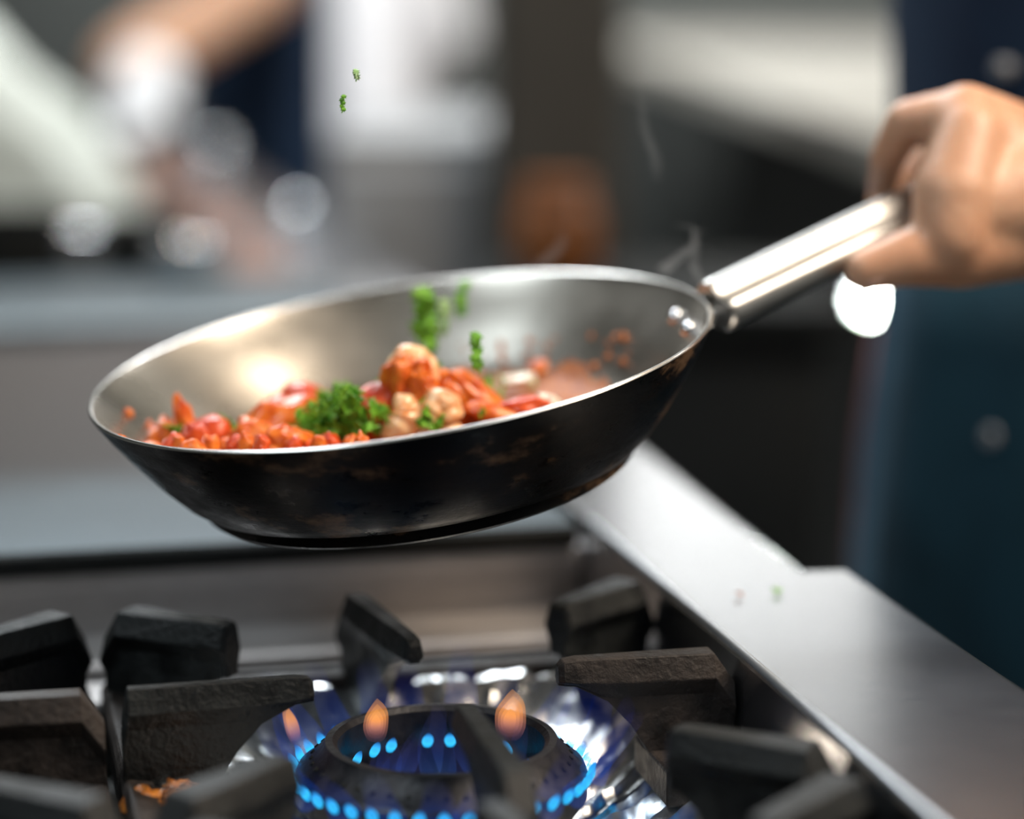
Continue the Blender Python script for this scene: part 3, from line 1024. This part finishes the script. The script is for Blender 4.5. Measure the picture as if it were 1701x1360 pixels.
for k, (x, y, lab) in enumerate(((1290, 984, 'tiny green herb fleck lying on the steel side ledge near its step'), (1228, 990, 'dull dried herb fleck on the side ledge, left of the green one'))):
    mb = MB()
    leaf(mb, Vector((0, 0, 0.001)), 0.0030 - k * 0.0006, eul(0.15, 0.1, k))
    o = mb.build('herb_fleck', M['parsley' if k == 0 else 'sauce'], angle=30)
    o.location = pz(x, y, ZT + 0.0005)
    tag(o, lab, 'herb flake', 'herb flecks on the side ledge')

# crumbs stuck on the left rim and wall
rc = random.Random(9)
CG = 'orange crumbs stuck inside the left rim'
for k in range(26):
    a = math.radians(rc.uniform(168, 250))
    r = rc.uniform(0.112, 0.137)
    s = rc.uniform(0.0008, 0.0024)
    c = PL(r * math.cos(a), r * math.sin(a), wall_h(r) + s * 0.4)
    o = blob(Vector((0, 0, 0)), s * 1.3, s, s * 0.7, eul(k, k, k), 0.3, 2, k, 2).build('crumb', M['tomato_orange'])
    o.location = c
    tag(o, 'small orange food crumb stuck inside the left rim of the pan', 'crumb', CG)
for k in range(20):
    a = math.radians(rc.uniform(20, 80))
    r = rc.uniform(0.104, 0.117)
    s = rc.uniform(0.0008, 0.0022)
    c = PL(r * math.cos(a), r * math.sin(a), wall_h(r) + s * 0.4)
    o = blob(Vector((0, 0, 0)), s * 1.3, s, s * 0.8, eul(k, k, k), 0.3, 2, k + 40, 2).build('crumb', M['sauce'])
    o.location = c
    tag(o, 'small reddish crumb at the edge of the far sauce', 'crumb', 'reddish crumbs along the far sauce edge')


# ------------------------------------------------------------------ steam
def wisp(pts, widths, label, m):
    path = spline([pd(*p) for p in pts], 8)
    n = len(path)
    rr = []
    for i in range(n):
        t = i / (n - 1) * (len(widths) - 1)
        k = min(int(t), len(widths) - 2)
        rr.append((widths[k] + (widths[k + 1] - widths[k]) * (t - k)) * (1 + 0.3 * noise.noise(Vector((i * 0.5, pts[0][0], 0)))))
    o = tube(path, rr, 10, None, 0, 0.6).build('steam_wisp', M[m], None, loc=path[0])
    tag(o, label, 'steam', 'steam rising from the pan')


wisp([(1100, 450, 1.13), (1130, 425, 1.135), (1150, 410, 1.13), (1156, 390, 1.13), (1148, 378, 1.13), (1120, 374, 1.13)], [0.0045, 0.0035, 0.003, 0.0022, 0.0016, 0.0006], 'curled white steam wisp beside the handle foot', 'steam')
wisp([(1168, 470, 1.13), (1152, 440, 1.13), (1157, 410, 1.13), (1152, 385, 1.13), (1178, 384, 1.13)], [0.0028, 0.0032, 0.002, 0.0014, 0.0005], 'thin steam thread right beside the curled wisp at the handle foot', 'steam')
wisp([(1092, 300, 1.13), (1088, 260, 1.13), (1070, 210, 1.13), (1062, 130, 1.13)], [0.002, 0.0042, 0.0036, 0.0012], 'faint straight steam wisp high above the far rim', 'steam_thin')
wisp([(880, 462, 1.18), (905, 435, 1.18), (930, 410, 1.18), (940, 385, 1.18)], [0.004, 0.0055, 0.005, 0.0015], 'faint steam wisp in front of the orange jar', 'steam_thin')

# ------------------------------------------------------------------ the chef holding the pan
chef = tag(empty('person', (0.47, 1.50, 0)), 'person in dark blue clothes at the right, gripping the pan handle bare handed', 'person')
mb = MB()


def cap(a, b, r0, r1):
    capsule(mb, a, b, r0, r1, 18)


Wr = pd(1800, 305, 1.20)
El = Vector((0.50, 1.16, 1.07))
Sh = Vector((0.60, 1.36, 1.36))
# hand
i_m, i_p, i_d, i_t = pd(1604, 195, 1.150), pd(1508, 202, 1.160), pd(1476, 258, 1.172), pd(1466, 308, 1.190)
cap(i_m, i_p, 0.0155, 0.0112)
cap(i_p, i_d, 0.0112, 0.0092)
cap(i_d, i_t, 0.0092, 0.0076)
m_m, m_p, m_d, m_t = pd(1618, 205, 1.170), pd(1575, 246, 1.206), pd(1520, 288, 1.214), pd(1464, 335, 1.210)
cap(m_m, m_p, 0.0150, 0.0108)
cap(m_p, m_d, 0.0108, 0.0098)
cap(m_d, m_t, 0.0098, 0.0082)
r_m, r_p, r_d, r_t = pd(1640, 215, 1.192), pd(1610, 262, 1.226), pd(1568, 312, 1.230), pd(1530, 352, 1.215)
cap(r_m, r_p, 0.0140, 0.0104)
cap(r_p, r_d, 0.0104, 0.0092)
cap(r_d, r_t, 0.0092, 0.0078)
p_m, p_p, p_d, p_t = pd(1668, 235, 1.208), pd(1650, 290, 1.238), pd(1620, 335, 1.240), pd(1592, 365, 1.226)
cap(p_m, p_p, 0.0125, 0.0090)
cap(p_p, p_d, 0.0090, 0.0080)
cap(p_d, p_t, 0.0080, 0.0066)
# palm and back of the hand
for mm, r in ((i_m, 0.0165), (m_m, 0.0160), (r_m, 0.0150), (p_m, 0.0135)):
    cap(mm, Wr * 0.75 + mm * 0.25, r, 0.024)
cap(pd(1604, 215, 1.150), pd(1700, 300, 1.160), 0.020, 0.028)
# web and ball of the thumb covering the handle end
cap(pd(1612, 225, 1.140), pd(1586, 325, 1.132), 0.0165, 0.0205)
cap(pd(1586, 325, 1.132), pd(1580, 390, 1.130), 0.0200, 0.0185)
cap(pd(1700, 330, 1.150), pd(1600, 350, 1.138), 0.030, 0.022)
t_c, t_m, t_i, t_t = pd(1690, 385, 1.155), pd(1592, 418, 1.136), pd(1508, 428, 1.130), pd(1438, 448, 1.128)
cap(t_c, t_m, 0.0235, 0.0180)
cap(t_m, t_i, 0.0175, 0.0140)
cap(t_i, t_t, 0.0138, 0.0100)
cap(t_c, Wr, 0.0235, 0.028)
# forearm, upper arm, trunk, neck and head, legs
cap(Wr, Wr * 0.5 + El * 0.5, 0.029, 0.038)
cap(Wr * 0.5 + El * 0.5, El, 0.038, 0.042)
cap(El, Sh, 0.044, 0.058)
TC = Vector((0.418, 1.50, 0))
ax = Vector((0.83, -0.56, 0))         # across the shoulders
fw = Vector((-0.56, -0.83, 0))        # facing
Sh2 = TC - ax * 0.17 + Vector((0, 0, 1.40))
cap(Sh, TC + ax * 0.04 + Vector((0, 0, 1.40)), 0.058, 0.08)
cap(Sh2, TC - ax * 0.04 + Vector((0, 0, 1.40)), 0.055, 0.08)
cap(TC + Vector((0, 0, 1.36)), TC + Vector((0, 0, 0.95)), 0.115, 0.125)
cap(TC + Vector((0, 0, 1.42)), TC + Vector((0, 0, 1.54)) + fw * 0.015, 0.062, 0.056)
HD = TC + fw * 0.035 + Vector((0, 0, 1.645))
cap(HD + Vector((0, 0, 0.03)), HD + fw * 0.02 + Vector((0, 0, -0.055)), 0.088, 0.062)
cap(HD + fw * 0.085 + Vector((0, 0, 0.012)), HD + fw * 0.104 + Vector((0, 0, -0.022)), 0.010, 0.014)   # nose
cap(HD + fw * 0.066 + ax * 0.016 + Vector((0, 0, -0.062)), HD + fw * 0.066 - ax * 0.016 + Vector((0, 0, -0.062)), 0.010, 0.010)  # mouth
for s in (-1, 1):
    cap(HD + ax * s * 0.088 + Vector((0, 0, 0.015)), HD + ax * s * 0.084 + Vector((0, 0, -0.03)), 0.016, 0.011)   # ears
    hip = TC + ax * s * 0.085 + Vector((0, 0, 0.92))
    knee = TC + ax * s * 0.095 + fw * 0.02 + Vector((0, 0, 0.50))
    ank = TC + ax * s * 0.10 + Vector((0, 0, 0.09))
    cap(hip, knee, 0.082, 0.055)
    cap(knee, ank, 0.054, 0.036)
    cap(ank - Vector((0, 0, 0.045)), ank + fw * 0.14 - Vector((0, 0, 0.06)), 0.036, 0.028)
# far arm hanging at the side
EB = TC - ax * 0.15 - fw * 0.17 + Vector((0, 0, 1.12))
HB = TC + ax * 0.00 - fw * 0.205 + Vector((0, 0, 1.00))
fh = TC + ax * 0.07 - fw * 0.205 + Vector((0, 0, 0.98))
cap(Sh2, EB, 0.052, 0.040)
cap(EB, HB, 0.038, 0.027)
cap(HB, fh, 0.027, 0.024)
for k in range(4):
    b = fh + Vector((0, 0, 0.028 - 0.018 * k))
    cap(b, b + ax * (0.075 - abs(k - 1.3) * 0.008) - Vector((0, 0, 0.01)), 0.0088, 0.0072)
cap(fh + Vector((0, 0, 0.03)) - ax * 0.03, fh + ax * 0.03 + Vector((0, 0, 0.055)), 0.011, 0.008)
remeshed(mb, 'body', M['skin'], chef, 0.0026, 9)


def torso_loft(sections, name, m, parent, n=56, fold=0.0, seed=0, solid=True, arc=None):
    """sections: (centre, half width a along ax, half depth b along facing, z); fabric folds added"""
    mb = MB()
    rings = []
    for c, a, b, z in sections:
        ring = []
        cnt = n
        for j in range(cnt):
            if arc:
                t = arc[0] + (arc[1] - arc[0]) * j / (cnt - 1)
            else:
                t = 2 * PI * j / cnt
            k = 1 + fold * noise.noise(Vector((math.cos(t) * 2.2, math.sin(t) * 2.2, z * 3 + seed))) + fold * 0.5 * noise.noise(Vector((math.cos(t) * 6, math.sin(t) * 6, z * 2 + seed)))
            ring.append(c + AXW * (a * k * math.cos(t)) + FWW * (b * k * math.sin(t)) + Vector((0, 0, z)))
        rings.append(ring)
    mb.loft(rings, not arc, not arc)
    o = mb.build(name, m, parent, angle=80)
    if arc:
        sd = o.modifiers.new('solid', 'SOLIDIFY')
        sd.thickness = 0.003
        sd.offset = 1
    return o


AXW, FWW = ax, fw
# coat over the trunk
coat = None
coat_sec = [(TC + ax * d, a, b, z) for d, a, b, z in ((0, 0.190, 0.146, 0.80), (0, 0.185, 0.142, 0.95), (0, 0.183, 0.139, 1.05), (0, 0.188, 0.136, 1.18), (0, 0.195, 0.136, 1.30), (0, 0.185, 0.125, 1.40), (0, 0.12, 0.095, 1.455), (0, 0.068, 0.068, 1.49))]
coat = torso_loft(coat_sec, 'coat', M['coat_navy'], chef, fold=0.05, seed=2)
mbs = MB()
for a_, b_, r0, r1 in ((Sh, El * 0.6 + Sh * 0.4, 0.075, 0.068), (El * 0.6 + Sh * 0.4, El, 0.066, 0.062), (El, El * 0.62 + Wr * 0.38, 0.060, 0.054)):
    capsule(mbs, a_, b_, r0, r1, 24)
for a_, b_, r0, r1 in ((Sh2, EB, 0.070, 0.056), (EB, HB, 0.055, 0.045)):
    capsule(mbs, a_, b_, r0, r1, 24)
remeshed(mbs, 'sleeves', M['coat_navy'], chef, 0.008, 3)
# apron: wraps the front, flares over the hips
ap = [(TC, 0.189, 0.146, 1.065), (TC, 0.190, 0.149, 1.00), (TC, 0.196, 0.154, 0.93), (TC, 0.200, 0.157, 0.86), (TC, 0.206, 0.160, 0.70), (TC, 0.21, 0.164, 0.50)]
apron = torso_loft(ap, 'apron', M['apron_teal'], chef, fold=0.07, seed=5, arc=(-0.9, 2.42))
torso_loft([(c, a + 0.003, b + 0.003, z) for c, a, b, z in ap], 'apron_border', M['apron_pale'], apron, fold=0.07, seed=5, arc=(2.36, 2.64), n=14)
torso_loft([(c, a + 0.003, b + 0.003, z) for c, a, b, z in ap[1:]], 'apron_trim', M['red_trim'], apron, fold=0.07, seed=5, arc=(2.63, 2.82), n=10)
for s in (-1, 1):
    c0 = TC + ax * s * 0.09
    AXW, FWW = ax, fw
    torso_loft([(c0, 0.092, 0.10, 0.92), (c0 + ax * s * 0.004, 0.082, 0.085, 0.50), (c0 + ax * s * 0.01, 0.062, 0.066, 0.10)], 'trouser_leg', M['trouser'], chef, fold=0.05, seed=s)
    f0 = TC + ax * s * 0.10
    sh = MB()
    capsule(sh, f0 + Vector((0, 0, 0.045)) - fw * 0.035, f0 + fw * 0.15 + Vector((0, 0, 0.040)), 0.045, 0.040)
    sh.build('shoe', M['black'], chef)
hm = MB()
lathe([(0.100, -0.02), (0.104, 0.02), (0.098, 0.06), (0.075, 0.095), (0.04, 0.112), (0.0, 0.117)], HD - fw * 0.022, Vector((0, 0, 1)), 32, hm)
hm.build('hair', M['hair'], chef)
for s in (-1, 1):
    e = MB()
    capsule(e, HD + fw * 0.079 + ax * s * 0.031 + Vector((0, 0, 0.012)), HD + fw * 0.080 + ax * s * 0.033 + Vector((0, 0, 0.012)), 0.009, 0.009)
    e.build('eye', M['button'], chef)


def on_torso(t, z, secs):
    for i in range(len(secs) - 1):
        z0, z1 = secs[i][3], secs[i + 1][3]
        if min(z0, z1) <= z <= max(z0, z1):
            k = (z - z0) / (z1 - z0)
            a = secs[i][1] + (secs[i + 1][1] - secs[i][1]) * k
            b = secs[i][2] + (secs[i + 1][2] - secs[i][2]) * k
            return TC + ax * a * math.cos(t) + fw * b * math.sin(t) + Vector((0, 0, z)), (ax * math.cos(t) + fw * math.sin(t)).normalized()


for bx, bz, bp in ((1.88, 0.952, apron), (1.95, 1.168, coat)):
    p, d = on_torso(bx, bz, ap if bz < 1.06 else coat_sec)
    lathe([(0.0, 0.006), (0.0045, 0.006), (0.0055, 0.0045), (0.0055, -0.004), (0.0, -0.004)], p, d, 20).build('button', M['button'], bp)


def nail(tip, prev, out, r):
    d = (tip - prev).normalized()
    out = (out - d * out.dot(d)).normalized()
    x = d.cross(out)
    c = tip + out * (r * 0.82) - d * r * 0.45
    mb = MB()
    rings = []
    for i in range(5):
        t = i / 4 - 0.5
        w = r * 0.72 * math.sqrt(max(0.1, 1 - (t * 1.5) ** 2))
        rings.append([c + d * (t * r * 1.5) + x * (w * k) + out * (0.22 * r * (1 - k * k) - 0.1 * r) for k in (-1, -0.5, 0, 0.5, 1)])
    mb.loft(rings, False, False)
    o = mb.build('nail', M['nail'], chef)
    sd = o.modifiers.new('solid', 'SOLIDIFY')
    sd.thickness = 0.0006


nail(i_t, i_d, Vector((-1, 0.1, 0.2)), 0.0078)
nail(t_t, t_i, Vector((-0.2, -0.4, -1)), 0.0098)

# ------------------------------------------------------------------ behind: the second cook
cook = tag(empty('person', (-0.28, 4.15, 0)), 'far blurred person in white jacket and navy apron, reaching left with a white glove', 'person')
C2 = Vector((-0.345, 4.15, 0))
AXW, FWW = Vector((0.66, -0.75, 0)), Vector((-0.75, -0.66, 0))
mb = MB()
e2, w2 = pd(440, -35, 3.85), pd(215, 108, 3.55)
s2 = C2 - AXW * 0.19 + Vector((0, 0, 1.40))
s3 = C2 + AXW * 0.19 + Vector((0, 0, 1.40))
g2 = pd(238, 158, 3.52)
cap(s2, e2, 0.054, 0.046)
cap(e2, w2, 0.056, 0.046)
cap(w2, g2, 0.040, 0.036)
for k in range(4):
    b = g2 + RIGHT * (0.012 * k - 0.022) + Vector((0, -0.01, -0.012))
    cap(b, b + Vector((-0.012, -0.035, -0.04)), 0.010, 0.008)
cap(g2 + RIGHT * 0.03, g2 + RIGHT * 0.034 + Vector((0, -0.03, -0.03)), 0.011, 0.009)
cap(C2 + Vector((0, 0, 1.40)), C2 + Vector((0, 0, 0.95)), 0.11, 0.12)
cap(s2, C2 + Vector((0, 0, 1.41)), 0.054, 0.085)
cap(s3, C2 + Vector((0, 0, 1.41)), 0.054, 0.085)
e3 = C2 + AXW * 0.17 - FWW * 0.15 + Vector((0, 0, 1.12))
w3 = C2 - FWW * 0.20 + Vector((0, 0, 1.00))
cap(s3, e3, 0.052, 0.040)
cap(e3, w3, 0.038, 0.027)
cap(w3, w3 - AXW * 0.09, 0.027, 0.022)
cap(C2 + Vector((0, 0, 1.43)), C2 + FWW * 0.015 + Vector((0, 0, 1.55)), 0.060, 0.055)
h2 = C2 + FWW * 0.035 + Vector((0, 0, 1.655))
cap(h2 + Vector((0, 0, 0.03)), h2 + FWW * 0.02 + Vector((0, 0, -0.055)), 0.087, 0.062)
cap(h2 + FWW * 0.085 + Vector((0, 0, 0.01)), h2 + FWW * 0.104 + Vector((0, 0, -0.022)), 0.010, 0.014)
for s in (-1, 1):
    cap(h2 + AXW * 0.087 * s + Vector((0, 0, 0.01)), h2 + AXW * 0.084 * s + Vector((0, 0, -0.03)), 0.015, 0.011)
    cap(C2 + AXW * 0.085 * s + Vector((0, 0, 0.92)), C2 + AXW * 0.09 * s + FWW * 0.02 + Vector((0, 0, 0.5)), 0.08, 0.055)
    cap(C2 + AXW * 0.09 * s + FWW * 0.02 + Vector((0, 0, 0.5)), C2 + AXW * 0.09 * s + Vector((0, 0, 0.08)), 0.054, 0.036)
    cap(C2 + AXW * 0.09 * s + Vector((0, 0, 0.04)), C2 + AXW * 0.09 * s + FWW * 0.15 + Vector((0, 0, 0.035)), 0.036, 0.028)
remeshed(mb, 'body', M['skin'], cook, 0.006, 5)
torso_loft([(C2, 0.225, 0.175, 0.86), (C2, 0.222, 0.175, 1.0), (C2, 0.222, 0.172, 1.15), (C2, 0.222, 0.168, 1.3), (C2, 0.19, 0.13, 1.42), (C2, 0.11, 0.09, 1.475), (C2, 0.066, 0.066, 1.50)], 'jacket', M['jacket_white'], cook, fold=0.04, seed=8)
torso_loft([(C2, 0.21, 0.168, 1.38), (C2, 0.236, 0.190, 1.2), (C2, 0.236, 0.195, 1.02), (C2, 0.24, 0.2, 0.9), (C2, 0.25, 0.205, 0.55)], 'apron', M['coat_navy'], cook, fold=0.04, seed=8, arc=(PI / 2 - 1.02, PI / 2 + 1.7))
for s in (-1, 1):
    c0 = C2 + AXW * 0.09 * s
    torso_loft([(c0, 0.09, 0.1, 0.92), (c0, 0.08, 0.085, 0.5), (c0, 0.06, 0.065, 0.1)], 'trouser_leg', M['trouser'], cook, fold=0.04, seed=s)
    shm = MB()
    capsule(shm, c0 - FWW * 0.03 + Vector((0, 0, 0.045)), c0 + FWW * 0.16 + Vector((0, 0, 0.04)), 0.045, 0.04)
    shm.build('shoe', M['black'], cook)
mbs = MB()
capsule(mbs, s2, e2 * 0.8 + s2 * 0.2, 0.072, 0.066)
capsule(mbs, s3, e3, 0.070, 0.056)
capsule(mbs, e3, w3, 0.055, 0.045)
remeshed(mbs, 'sleeves', M['jacket_white'], cook, 0.01, 3)
mbs = MB()
capsule(mbs, g2 + RIGHT * 0.008 + Vector((0, 0, 0.02)), g2, 0.046, 0.052)
for k in range(4):
    b = g2 + RIGHT * (0.014 * k - 0.024) + Vector((0, -0.01, -0.012))
    capsule(mbs, b, b + Vector((-0.012, -0.035, -0.04)), 0.0145, 0.012)
capsule(mbs, g2 + RIGHT * 0.034, g2 + RIGHT * 0.038 + Vector((0, -0.03, -0.03)), 0.015, 0.012)
remeshed(mbs, 'glove', M['glove'], cook, 0.004, 3)
hm = MB()
lathe([(0.098, -0.02), (0.102, 0.02), (0.096, 0.06), (0.073, 0.095), (0.04, 0.112), (0.0, 0.117)], h2 - FWW * 0.022, Vector((0, 0, 1)), 32, hm)
hm.build('hair', M['hair'], cook)


# ------------------------------------------------------------------ behind: things on the rear hob
def vessel(name, c, r, h, m, label, cat, flare=1.0, handle=None, group=None):
    root = tag(empty(name, c), label, cat, group)
    prof = [(0.0, 0.0), (r * 0.92 / flare, 0.0), (r / flare, 0.006), (r * 0.98, h * 0.95), (r, h), (r * 0.97, h), (r * 0.95 / flare, 0.008), (0.0, 0.006)]
    lathe(prof, Vector(c), n=48).build('bowl' if flare > 1 else 'pot_body', m, root)
    if handle is not None:
        d = Vector(handle).normalized()
        tube([Vector(c) + d * r * 0.97 + Vector((0, 0, h * 0.8)), Vector(c) + d * (r + 0.08) + Vector((0, 0, h * 0.95)), Vector(c) + d * (r + 0.17) + Vector((0, 0, h * 1.0))], [0.009, 0.009, 0.010], 12).build('handle', m, root)
    else:
        lathe([(r * 0.985, h - 0.004), (r * 1.03, h - 0.002), (r * 1.03, h + 0.002), (r * 0.98, h + 0.003)], Vector(c), n=48).build('rim', m, root)
    return root


ZH = 0.9362
vessel('steel_bowl', pz(322, 492, 0.9362), 0.040, 0.050, M['chrome'], 'blurred shiny steel bowl on the rear hob beyond the griddle, nearest the side ledge', 'bowl', 1.5, None, 'steel bowls on the rear hob')
vessel('steel_bowl', pz(136, 468, 0.9362), 0.034, 0.050, M['chrome'], 'blurred shiny steel bowl on the rear hob, left of the one by the ledge', 'bowl', 1.5, None, 'steel bowls on the rear hob')
vessel('saucepan', pz(12, 470, ZH), 0.060, 0.066, M['black'], 'blurred black saucepan at the left picture edge beyond the griddle', 'saucepan', 1.0, (-1, 0.2, 0))
vessel('saucepan', pz(240, 462, ZH), 0.046, 0.058, M['black'], 'blurred small black saucepan between the two steel bowls', 'saucepan', 1.0, (0.1, 1, 0))

# pale cloth bundle
cb = pz(80, 375, ZH)
mb = MB()
bm = bmesh.new()
bmesh.ops.create_icosphere(bm, subdivisions=5, radius=1)
for v in bm.verts:
    d = v.co.normalized()
    k = 1 + 0.16 * noise.noise(d * 1.8 + Vector((4, 2, 0))) + 0.06 * noise.noise(d * 5 + Vector((1, 7, 0)))
    p = Vector((d.x * 0.125, d.y * 0.10, max(-0.02, d.z) * 0.225)) * k
    p.x -= p.z * 0.42
    v.co = p
vs = [v.co.copy() + cb + Vector((-0.005, 0, 0.006)) for v in bm.verts]
fs = [tuple(v.index for v in f.verts) for f in bm.faces]
bm.free()
mb.add(vs, fs)
tag(mb.build('cloth_bundle', M['cloth_pale'], angle=80), 'large pale off-white cloth bundle heaped on the rear hob at the left', 'cloth')

bl = S(0.075, 1.30, 0)
tag(sbox(0.045, 0.108, 1.22, 2.55, 0.9365, 0.952).build('brown_slab', mat('red_brown_matte', (0.17, 0.085, 0.058), (0.24, 0.125, 0.088), 0.6, None, 0.0, 6, stretch=(8, 1, 8)), None, smooth=False, bevel=0.003), 'blurred reddish brown board lying along the rear hob beside the far side ledge', 'slab')  # added slab stands in for the brownish tone along the far ledge

# small shiny domes added to make the glints on the far side ledge
for k, (x, y, lab) in enumerate(((497, 378, 'small round shiny shaker on the far side ledge, nearer of two'), (357, 262, 'small round shiny shaker on the far side ledge, farther of two by the navy apron'))):
    c = pz(x, y, ZT)
    root = tag(empty('glint', c), lab, 'glint', 'glints on the far side ledge')
    lathe([(0.0, 0.0), (0.018, 0.0), (0.020, 0.003), (0.018, 0.014)], c, n=32).build('body', M['steel'], root)
    lathe([(0.018, 0.014), (0.0195, 0.016), (0.0175, 0.025), (0.010, 0.031), (0.0, 0.033)], c, n=32).build('cap', M['chrome'], root)

# steel cabinet right of the ledge
cx0, cx1 = pd(548, 300, 2.55).x, pd(812, 300, 2.55).x
cab = tag(empty('steel_cabinet', ((cx0 + cx1) / 2, 2.75, 0)), 'plain grey steel cabinet standing in front of the far white jacket', 'cabinet')
wbox(cx0, cx1, 2.52, 3.00, 0.06, 1.052).build('body', M['cabinet'], cab, smooth=False, bevel=0.004)
cdoor = wbox(cx0 + 0.012, cx1 - 0.012, 2.508, 2.52, 0.12, 1.02).build('door', M['cabinet'], cab, smooth=False, bevel=0.003)
tube([Vector((cx1 - 0.03, 2.495, 0.70)), Vector((cx1 - 0.03, 2.495, 0.84))], 0.005, 10).build('handle', M['chrome'], cdoor)
for sx in (cx0 + 0.02, cx1 - 0.02):
    for sy in (2.55, 2.97):
        tube([Vector((sx, sy, 0.0)), Vector((sx, sy, 0.062))], 0.012, 10).build('foot', M['black'], cab)

# dark tall locker and the low bench with the orange jar
lx0 = pd(810, 200, 2.40).x
lock = tag(empty('tall_locker', (lx0 + 0.12, 2.6, 0)), 'dark brown tall locker right of the grey cabinet', 'locker')
wbox(lx0, lx0 + 0.135, 2.42, 2.90, 0.0, 1.95).build('body', M['dark_brown'], lock, smooth=False, bevel=0.004)
ldoor = wbox(lx0 + 0.01, lx0 + 0.125, 2.408, 2.42, 0.08, 1.90).build('door', M['dark_brown'], lock, smooth=False, bevel=0.003)
tube([Vector((lx0 + 0.11, 2.395, 1.36)), Vector((lx0 + 0.11, 2.395, 1.48))], 0.005, 10).build('handle', M['steel_dark'], ldoor)
bench = tag(empty('low_bench', (0.16, 2.2, 0)), 'low black bench carrying the orange jar behind the pan', 'bench')
wbox(-0.03, 0.29, 2.03, 2.36, 0.912, 0.942).build('bench_top', M['black'], bench, smooth=False, bevel=0.003)
wbox(-0.01, 0.27, 2.06, 2.34, 0.0, 0.912).build('bench_body', M['dark_metal'], bench, smooth=False)
jc = pz(925, 462, 0.942)
jar = tag(empty('jar', jc), 'blurred orange brown jar behind the far pan rim', 'jar')
lathe([(0.0, 0.0), (0.034, 0.0), (0.038, 0.005), (0.038, 0.060), (0.030, 0.074)], jc, n=40).build('jar_body', M['orange'], jar)
lathe([(0.031, 0.074), (0.031, 0.088), (0.029, 0.091), (0.0, 0.091)], jc, n=40).build('lid', M['orange'], jar)

# pale pass counter running away on the right
cp = [pz(1560, 240, 1.06), pz(1480, 232, 1.06), pz(1010, 70, 1.06)]
near_, far_ = cp[1], cp[2]
dv = (far_ - near_).normalized()
side = Vector((dv.y, -dv.x, 0))
n0 = near_ - dv * 0.15
cnt = tag(empty('pass_counter', n0 + side * 0.4 + dv * 0.8), 'pale cream counter top running away at the upper right behind the hand', 'counter')
cnt.location.z = 0
MB().box(n0 + Vector((0, 0, -0.04)), side * 1.6, dv * 3.1, Vector((0, 0, 0.04))).build('counter_top', M['counter'], cnt, smooth=False, bevel=0.004)
MB().box(Vector((n0.x, n0.y, 0)) + side * 0.25 + dv * 0.1, side * 1.2, dv * 2.9, Vector((0, 0, 1.02))).build('counter_base', M['dark_metal'], cnt, smooth=False)

# bright work lamp low behind the chef's hand
la, lb = pd(1440, 506, 2.45), pd(1494, 482, 2.45)
lamp = tag(empty('work_lamp', ((la + lb) / 2).to_2d().to_3d()), 'glaring white work lamp on a thin pale stand under the chef\'s thumb', 'lamp')
tube([la, lb], 0.0055, 12).build('lamp_tube', M['lamp_glow'], lamp)
MB().box(la + Vector((-0.01, 0.012, -0.006)), (lb - la) + Vector((0.02, 0, 0)), Vector((0, 0.01, 0)), Vector((0, 0, 0.016))).build('lamp_housing', M['steel'], lamp, smooth=False, bevel=0.001)
lp = lb + Vector((-0.004, 0.018, 0))
tube([Vector((lp.x, lp.y, 0.02)), lp], 0.009, 12).build('pole', M['wall_light'], lamp)
lathe([(0.0, 0.0), (0.11, 0.0), (0.11, 0.012), (0.02, 0.024), (0.0, 0.024)], Vector((lp.x, lp.y, 0)), n=40).build('base', M['steel_dark'], lamp)
